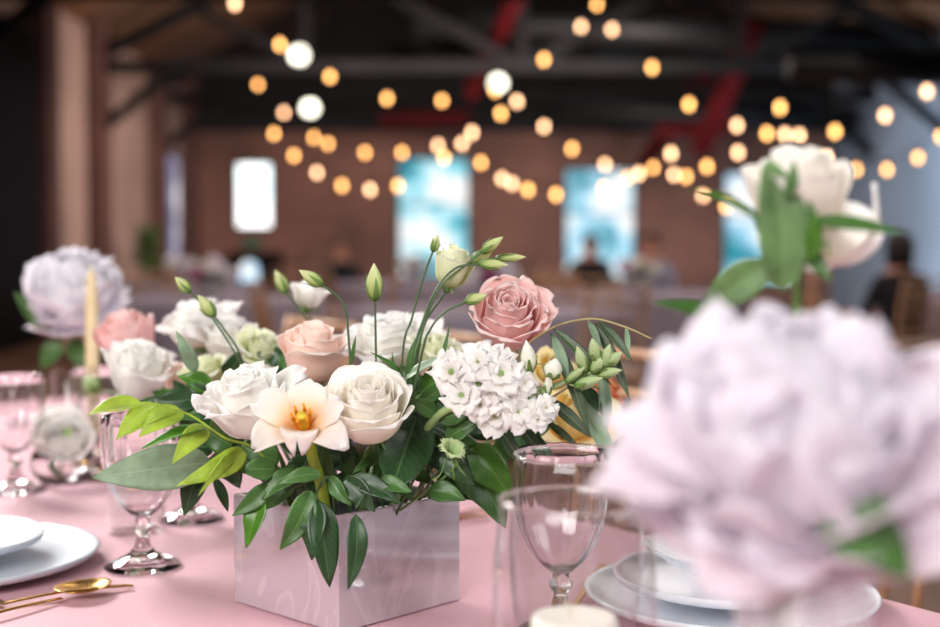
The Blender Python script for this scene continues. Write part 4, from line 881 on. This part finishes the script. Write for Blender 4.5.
c = G(18, 424); c.z += .001; cyl_vase(c, .052, .088, 'short wide clear tumbler at the far end of the pink table', nm='glass_tumbler', cat_='tumbler')
# plates
def plate(c, r, mat, lab, grp=None, h=.016):
    X = Matrix.Translation(c)
    o = MB().lathe([(.0005, 0), (r * .62, 0), (r * .66, .002), (r * .86, h * .35), (r * .97, h * .62), (r, h), (r * .985, h * 1.12), (r * .955, h * .95), (r * .84, h * .5), (r * .66, h * .32), (.0005, h * .3)], 72, X).build('plate', M[mat], None, c)
    return tag(o, lab, 'plate', grp)
pc = V((-.577, 1.425, TZ + .001)); plate(pc, .163, 'plate_grey', 'large pale grey plate under a smaller one beside the gold spoon')
plate(pc + V((-.006, .005, .0165)), .108, 'plate_grey', 'smaller pale grey plate stacked on the large grey one')
c = G(745, 606); c.z = TZ + .001; q = V((c.x - .015, c.y + .0, TZ + .001))
plate(q, .143, 'porcelain', 'large white plate half hidden behind the big near peony')
plate(q + V((.0, 0, .0165)), .115, 'porcelain', 'smaller white plate stacked on the large white one')
q2 = q + V((-.0, 0, .033)); X = Matrix.Translation(q2)
tag(MB().lathe([(.0005, 0), (.04, 0), (.043, .003), (.066, .014), (.084, .026), (.085, .028), (.082, .027), (.064, .017), (.04, .007), (.0005, .006)], 60, X, ridge=.03, k=16).build('bowl', M['porcelain'], None, q2), 'shallow fluted white bowl set on the white plate stack', 'bowl')
# napkin pink under/next to the white plates
mb = MB(); n0 = tb(.12, .16)
def nf(u, v):
    p = n0 + dt * ((v - .5) * .19) + nt_ * ((u - .5) * .12); p.z = TZ + .006 + .004 * math.sin(u * 9) * math.sin(v * 6) + .006 * math.exp(-((u - .5) / .2) ** 2); return p
mb.grid(nf, 20, 20); tag(mb.build('napkin', M['napkin'], None, n0, solid=.003), 'folded pink napkin lying beyond the white plates', 'napkin')
# cutlery
def cutlery(kind, a, b, lab, z=.003, w=1.):
    """a = handle end, b = head end on table"""
    a, b = V((a.x, a.y, TZ + z)), V((b.x, b.y, TZ + z)); d = b - a; Ln = d.length; q = math.atan2(d.y, d.x)
    t = thing(kind, lab, kind.split('_')[-1] if False else {'spoon': 'spoon', 'fork': 'fork', 'knife': 'knife'}[kind], a)
    X = Matrix.Translation(a) @ Matrix.Rotation(q, 4, 'Z'); hl = Ln * (.72 if kind != 'knife' else .55)
    def hf(u, v):
        wd = (.0045 - .0022 * math.sin(PI * min(1, v * 1.02) / 2)) * w + .0012; an = u * 2 * PI
        return (v * hl, wd * math.cos(an), .0013 * math.sin(an) + .004 * math.sin(PI * v) * .8 + .0012)
    MB().grid(hf, 10, 24, X, 0, True).build('handle', M['gold'], t)
    if kind == 'spoon':
        def sf(u, v):
            r_ = (Ln - hl) / 2 * 1.06; a_ = u * 2 * PI; e = r_ * v * math.cos(a_); f = r_ * .8 * v * math.sin(a_) * (1 - .18 * math.cos(a_))
            return (hl + r_ * .94 + e, f, .0075 - .0065 * (1 - v * v) + .001)
        MB().grid(sf, 28, 8, X, 0, True).build('spoon_bowl', M['gold'], t, solid=.001)
    elif kind == 'knife':
        MB().grid(lambda u, v: (hl + (Ln - hl) * v, (u - .5) * .019 * (1 - v ** 4 * .8) - .003, .002 + .001 * v), 6, 14, X).build('blade', M['gold'], t, solid=.0012)
    else:
        mb = MB().grid(lambda u, v: (hl + (Ln - hl) * .45 * v, (u - .5) * (.006 + .016 * min(1, v * 1.6)), .003 + .003 * v - .004 * math.sin(PI * v)), 8, 8, X)
        mb.build('fork_head', M['gold'], t, solid=.0012)
        for k in range(4):
            y = (-1.5 + k) * .0058; MB().tube([X @ V((hl + (Ln - hl) * .42, y, .004)), X @ V((hl + (Ln - hl) * .7, y, .0035)), X @ V((Ln, y * .9, .008))], .0012, 6).build('tine', M['gold'], t)
cutlery('spoon', G(-75, 640), G(107, 590), 'gold spoon with its bowl up beside the grey plates')
cutlery('knife', G(132, 589), G(-110, 624), 'gold knife lying alongside the gold spoon')
cutlery('fork', G(604, 569), G(556, 640), 'gold fork lying between the candle glasses and the white plates')
cutlery('fork', G(486, 513), G(425, 522), 'gold fork lying behind the planter box corner, further one')
cutlery('knife', G(486, 519), G(410, 531), 'gold knife lying behind the planter box corner, nearer one')
# taper candle
c = G(93, 415); c = V((P(93, 400, 2.05).x, 2.05, TZ + .001)); t = thing('candlestick', 'small brass candlestick under the tall honey coloured taper', 'candlestick', c)
MB().lathe([(.0005, 0), (.035, 0), (.036, .004), (.012, .01), (.007, .02), (.007, .035), (.014, .04), (.015, .055), (.0115, .056), (.0115, .045), (.0005, .044)], 28, Matrix.Translation(c)).build('base', M['gold'], t)
zt = P(93, 268, 2.05).z; b = c + V((0, 0, .045)); t = thing('taper_candle', 'tall honey coloured taper candle before the pale lilac peony', 'candle', b)
hh = zt - b.z; MB().lathe([(.0005, 0), (.0112, 0), (.0112, .02), (.010, hh * .8), (.007, hh * .95), (.003, hh * .99), (.0005, hh)], 20, Matrix.Translation(b)).build('wax', M['taper'], t)
MB().tube([b + V((0, 0, hh - .002)), b + V((.001, 0, hh + .008))], .0009, 6).build('wick', M['wick'], t)
# pale lilac peony in clear vase (left)
def vase_peony(x, y, D, Rpx, mat, lab, vlab, vr, vh, axis=(0, -.35, .93), n=46, seed=1, leaves=(), stemR=.003, kwp={}, vm='thin', vx=None, extra=()):
    R = px(Rpx, D); a = V(axis).normalized(); ctr = P(x, y, D); base = ctr - a * R * .5
    vc = V((P(vx if vx else x, 400, D).x, D, TZ + .001)); cyl_vase(vc, vr, vh, vlab, vm)
    foot = vc + V((.0, 0, .01)); t = thing('peony', lab, 'peony', foot); pn = peony(t, M[mat], base, a, R, n=n, seed=seed, **kwp); calyx(t, base, a, R * .22)
    MB().tube([foot, foot.lerp(base, .5) + V((.004, 0, 0)), base - a * .02, base], stemR, 10, 6).build('stem', M['stem'], t)
    for k, (b, e, w, m, nr) in enumerate(leaves):
        leaf(t, M[m], P(*b), P(*e), w, nr, bend=.08, seed=k, wav=.05, kind='ovate')
    for k, (b, e, w, nr, bd) in enumerate(extra):
        leaf(pn, M[mat], P(*b), P(*e), px(w, D), nr, nm='petal', kind='round', bend=bd, fold=.18, wav=.09, seed=k + 40)
    return t
vase_peony(72, 292, 2.25, 50, 'lilac', 'large blurred pale lilac peony standing behind the taper candle', 'clear glass vase of the pale lilac peony behind the taper candle', .034, .14, seed=5, axis=(0, -.6, .8),
           leaves=(((55, 330, 2.25), (14, 292, 2.22), .022, 'lf_mid', (0, -1, .3)), ((70, 340, 2.27), (95, 372, 2.25), .02, 'lf_mid', (0, -1, .3)), ((62, 340, 2.25), (40, 370, 2.25), .02, 'lf_mid', (0, -1, .2))), kwp=dict(guard=7, nout=9))
# near big peony
NEAR = (((775, 505, .61), (586, 492, .575), 46, (0, -.5, .9), .12), ((770, 500, .60), (600, 418, .57), 44, (0, -.8, .6), .1), ((765, 515, .59), (706, 596, .56), 60, (0, -1, .25), .05), ((790, 515, .59), (770, 586, .55), 52, (0, -1, .2), .08),
        ((810, 490, .60), (985, 430, .57), 62, (0, -.9, .5), .1), ((820, 500, .60), (965, 560, .56), 58, (.1, -1, .2), .1), ((830, 480, .61), (1000, 350, .6), 60, (0, -1, .3), .1))
vase_peony(790, 438, .60, 156, 'blush', 'huge pale blush peony nearest to us, out of focus', 'narrow whitish clear glass vase holding the nearest blush peony', .032, .205, axis=(.08, -.42, .9), n=44, seed=8, stemR=.004,
           leaves=(((825, 500, .56), (912, 578, .545), .017, 'lf_mid', (0, -1, .3)), ((760, 520, .62), (700, 560, .64), .012, 'lf_mid', (0, -1, .3))), kwp=dict(guard=10, nout=18, droop=1.0, ruf=.08), vm='milky', vx=805, extra=NEAR)
# tall white bud peony in vase behind it
D = .82
R = px(42, D); ax = V((-.1, -.1, 1)).normalized(); base = P(795, 262, D)
vc = V((P(790, 400, D).x, D, TZ + .001)); cyl_vase(vc, .03, .17, 'slim clear glass vase hidden behind the nearest blush peony')
t = thing('peony', 'white budding peony with bold green leaves rising above the nearest peony', 'peony', vc + V((0, 0, .01)))
bb = rose(t, M['rose_white'], P(800, 240, D), V((-.1, -.3, 1)), px(57, D), px(94, D), n=18, seed=9, flare=.12, ruf=.03, nout=6)
mb = MB(); petal(mb, [(.002, 0), (px(40, D), px(-8, D)), (px(66, D), px(20, D)), (px(62, D), px(66, D))], math.radians(-18), px(34, D), frame(P(806, 248, D), (0, -.1, 1)), 1.2, .001, 2, 0, 4, 12, 12, 0, .4, .3); mb.build('petal', M['rose_white'], bb, solid=.0006)
leaf(bb, M['white'], P(798, 246, D), P(884, 226, D + .01), px(33, D), (.2, -1, .25), nm='petal', kind='round', bend=.14, fold=.15, seed=2)
leaf(bb, M['white'], P(770, 225, D), P(838, 262, D + .01), px(30, D), (0, -1, .1), nm='petal', kind='round', bend=.12, fold=.15, seed=3)
calyx(t, P(805, 244, D - .02), (0, -.3, 1), px(18, D), 'stem')
MB().tube([vc + V((0, 0, .012)), P(795, 380, D), P(797, 300, D), P(800, 244, D)], .0028, 10).build('stem', M['stem'], t)
for k, (b, e, w, m, nr, kk) in enumerate((((782, 292, D - .03), (768, 158, D - .03), 25, 'lf_sage', (0, -1, .1), 'round'), ((808, 222, D - .03), (906, 234, D - .05), 14, 'lf_mid', (0, -.6, .8), 'ovate'), ((765, 226, D - .02), (692, 190, D - .03), 11, 'lf_bright', (0, -.5, .8), 'ovate'), ((772, 262, D), (698, 318, D + .02), 22, 'lf_sage', (.5, -.8, .5), 'ovate'), ((800, 240, D - .02), (832, 282, D - .04), 9, 'lf_mid', (0, -1, .3), 'lance'), ((812, 262, D - .035), (808, 198, D - .035), 9, 'lf_bright', (0, -1, .1), 'ovate'), ((786, 200, D - .04), (794, 160, D - .04), 6, 'lf_mid', (0, -1, .1), 'lance'), ((770, 240, D), (758, 190, D), 14, 'lf_bright', (-.3, -1, .2), 'ovate'), ((725, 325, D + .02), (652, 303, D + .03), 14, 'lf_mid', (0, -.6, .8), 'ovate'))):
    leaf(t, M[m], P(*b), P(*e), px(w, D), nr, kind=kk, bend=.05, seed=k, curve=.04)
# round white ranunculus in low glass on left
D = 1.95; vc = V((P(62, 400, D).x, D, TZ + .001))
X = Matrix.Translation(vc)
tag(MB().lathe([(.0005, 0), (.03, 0), (.038, .006), (.046, .022), (.047, .036), (.042, .048), (.041, .0485), (.0455, .036), (.0445, .023), (.036, .009), (.0005, .006)], 40, X, ridge=.03, k=14).build('glass_bowl', M['glass'], None, vc), 'low fluted clear glass bowl holding the round white ranunculus', 'bowl')
t = thing('ranunculus', 'round white ranunculus with a green eye, blurred, between grey plates and taper', 'ranunculus', vc + V((0, 0, .008)))
rose(t, M['white'], P(66, 447, D), V((.1, -.75, .6)), px(33, D), px(34, D), n=20, seed=14, flare=.45, ruf=.02, nout=8)
MB().lathe([(.0005, .004), (.006, .002), (.008, 0), (.006, -.004)], 12, frame(P(68, 432, D - .036), (.1, -.75, .6))).build('flower_eye', M['bud_green'], t)
MB().tube([vc + V((0, 0, .01)), P(58, 480, D), P(66, 449, D)], .0022, 8).build('stem', M['stem'], t)
leaf(t, M['lf_mid'], P(60, 480, D), P(84, 500, D), .008, (0, -1, .3)); leaf(t, M['lf_mid'], P(58, 478, D), P(44, 448, D), .006, (0, -1, .3))
c = G(78, 505); 
# small white low flower peeping at far left over the cloth and green bud by taper
D = 1.9; t = thing('rose', 'small blurred green white bud resting against the taper candle', 'flower bud', towards(P(100, 380, D)))
bud(t, P(96, 392, D), P(84, 376, D), px(9, D), 'bud_green', 4, 3); MB().tube([towards(P(100, 380, D)), P(130, 400, 1.7), P(96, 392, D)], .0014, 8).build('stem', M['stem'], t)
# ================================================================ LIGHT
def area(nm, loc, tgt, sx, sy, p, col):
    l = bpy.data.lights.new(nm, 'AREA'); l.shape = 'RECTANGLE'; l.size = sx; l.size_y = sy; l.energy = p; l.color = col
    o = bpy.data.objects.new(nm, l); C.objects.link(o); o.location = loc; o.rotation_euler = (V(tgt) - V(loc)).to_track_quat('-Z', 'Y').to_euler(); return o
area('key_area_left', (-2.5, 4.0, 3.2), (-.1, 1.3, .85), 1.4, 1.2, 125, (1, .98, .95))  # added off-frame area lamp for the light falling from back left
area('fill_area_behind', (-1.3, -1.6, 2.5), (0, 1.3, .9), 2.2, 1.4, 76, (1, .97, .96))  # added soft fill for the camera-facing petals; no window is built here
area('fill_area_right', (2.6, .2, 2.8), (.1, 1.2, .9), 1.6, 1.6, 34, (.95, .97, 1))  # weak area lamp added out of view on the right
area('hall_light', (.5, 13, 3.35), (.5, 13, 0), 8, 14, 235, (1, .84, .78))
area('hall_wall_wash', (.0, 17, 3.4), (-1, 25, 1.6), 6, 1, 260, (1, .86, .8))
area('left_wall_wash', (-1.5, 18, 3.3), (-5.4, 19.5, 1.8), 5, .8, 24, (1, .86, .8))
area('right_wall_wash', (4.6, 17, 1.8), (6.9, 22, 1.2), 2, 1.6, 130, (.7, .86, 1))
area('roof_uplight', (.5, 18, 3.2), (-.5, 19, 7), 8, 6, 20, (1, .72, .48))
w = bpy.data.worlds.new('hall'); bpy.context.scene.world = w; w.use_nodes = True
w.node_tree.nodes['Background'].inputs[0].default_value = (.8, .85, 1, 1); w.node_tree.nodes['Background'].inputs[1].default_value = .25
# ================================================================ CAMERA
cam = bpy.data.cameras.new('camera'); co = bpy.data.objects.new('camera', cam); C.objects.link(co); bpy.context.scene.camera = co
cam.sensor_width = 36; cam.lens = F * 36 / 940; co.location = CAM; co.rotation_euler = (PI / 2 - TH, 0, 0)
cam.dof.use_dof = True; cam.dof.focus_distance = 1.19; cam.dof.aperture_fstop = cam.lens / 1000 / .0175; cam.clip_start = .05; cam.clip_end = 100
sc = bpy.context.scene
sc.view_settings.view_transform = 'Standard'; sc.view_settings.look = 'None'; sc.view_settings.gamma = 1; sc.view_settings.exposure = .85
sc.view_settings.use_curve_mapping = False
sc.cycles.use_denoising = True; sc.cycles.max_bounces = 14; sc.cycles.diffuse_bounces = 9; sc.cycles.transparent_max_bounces = 24; sc.cycles.transmission_bounces = 12
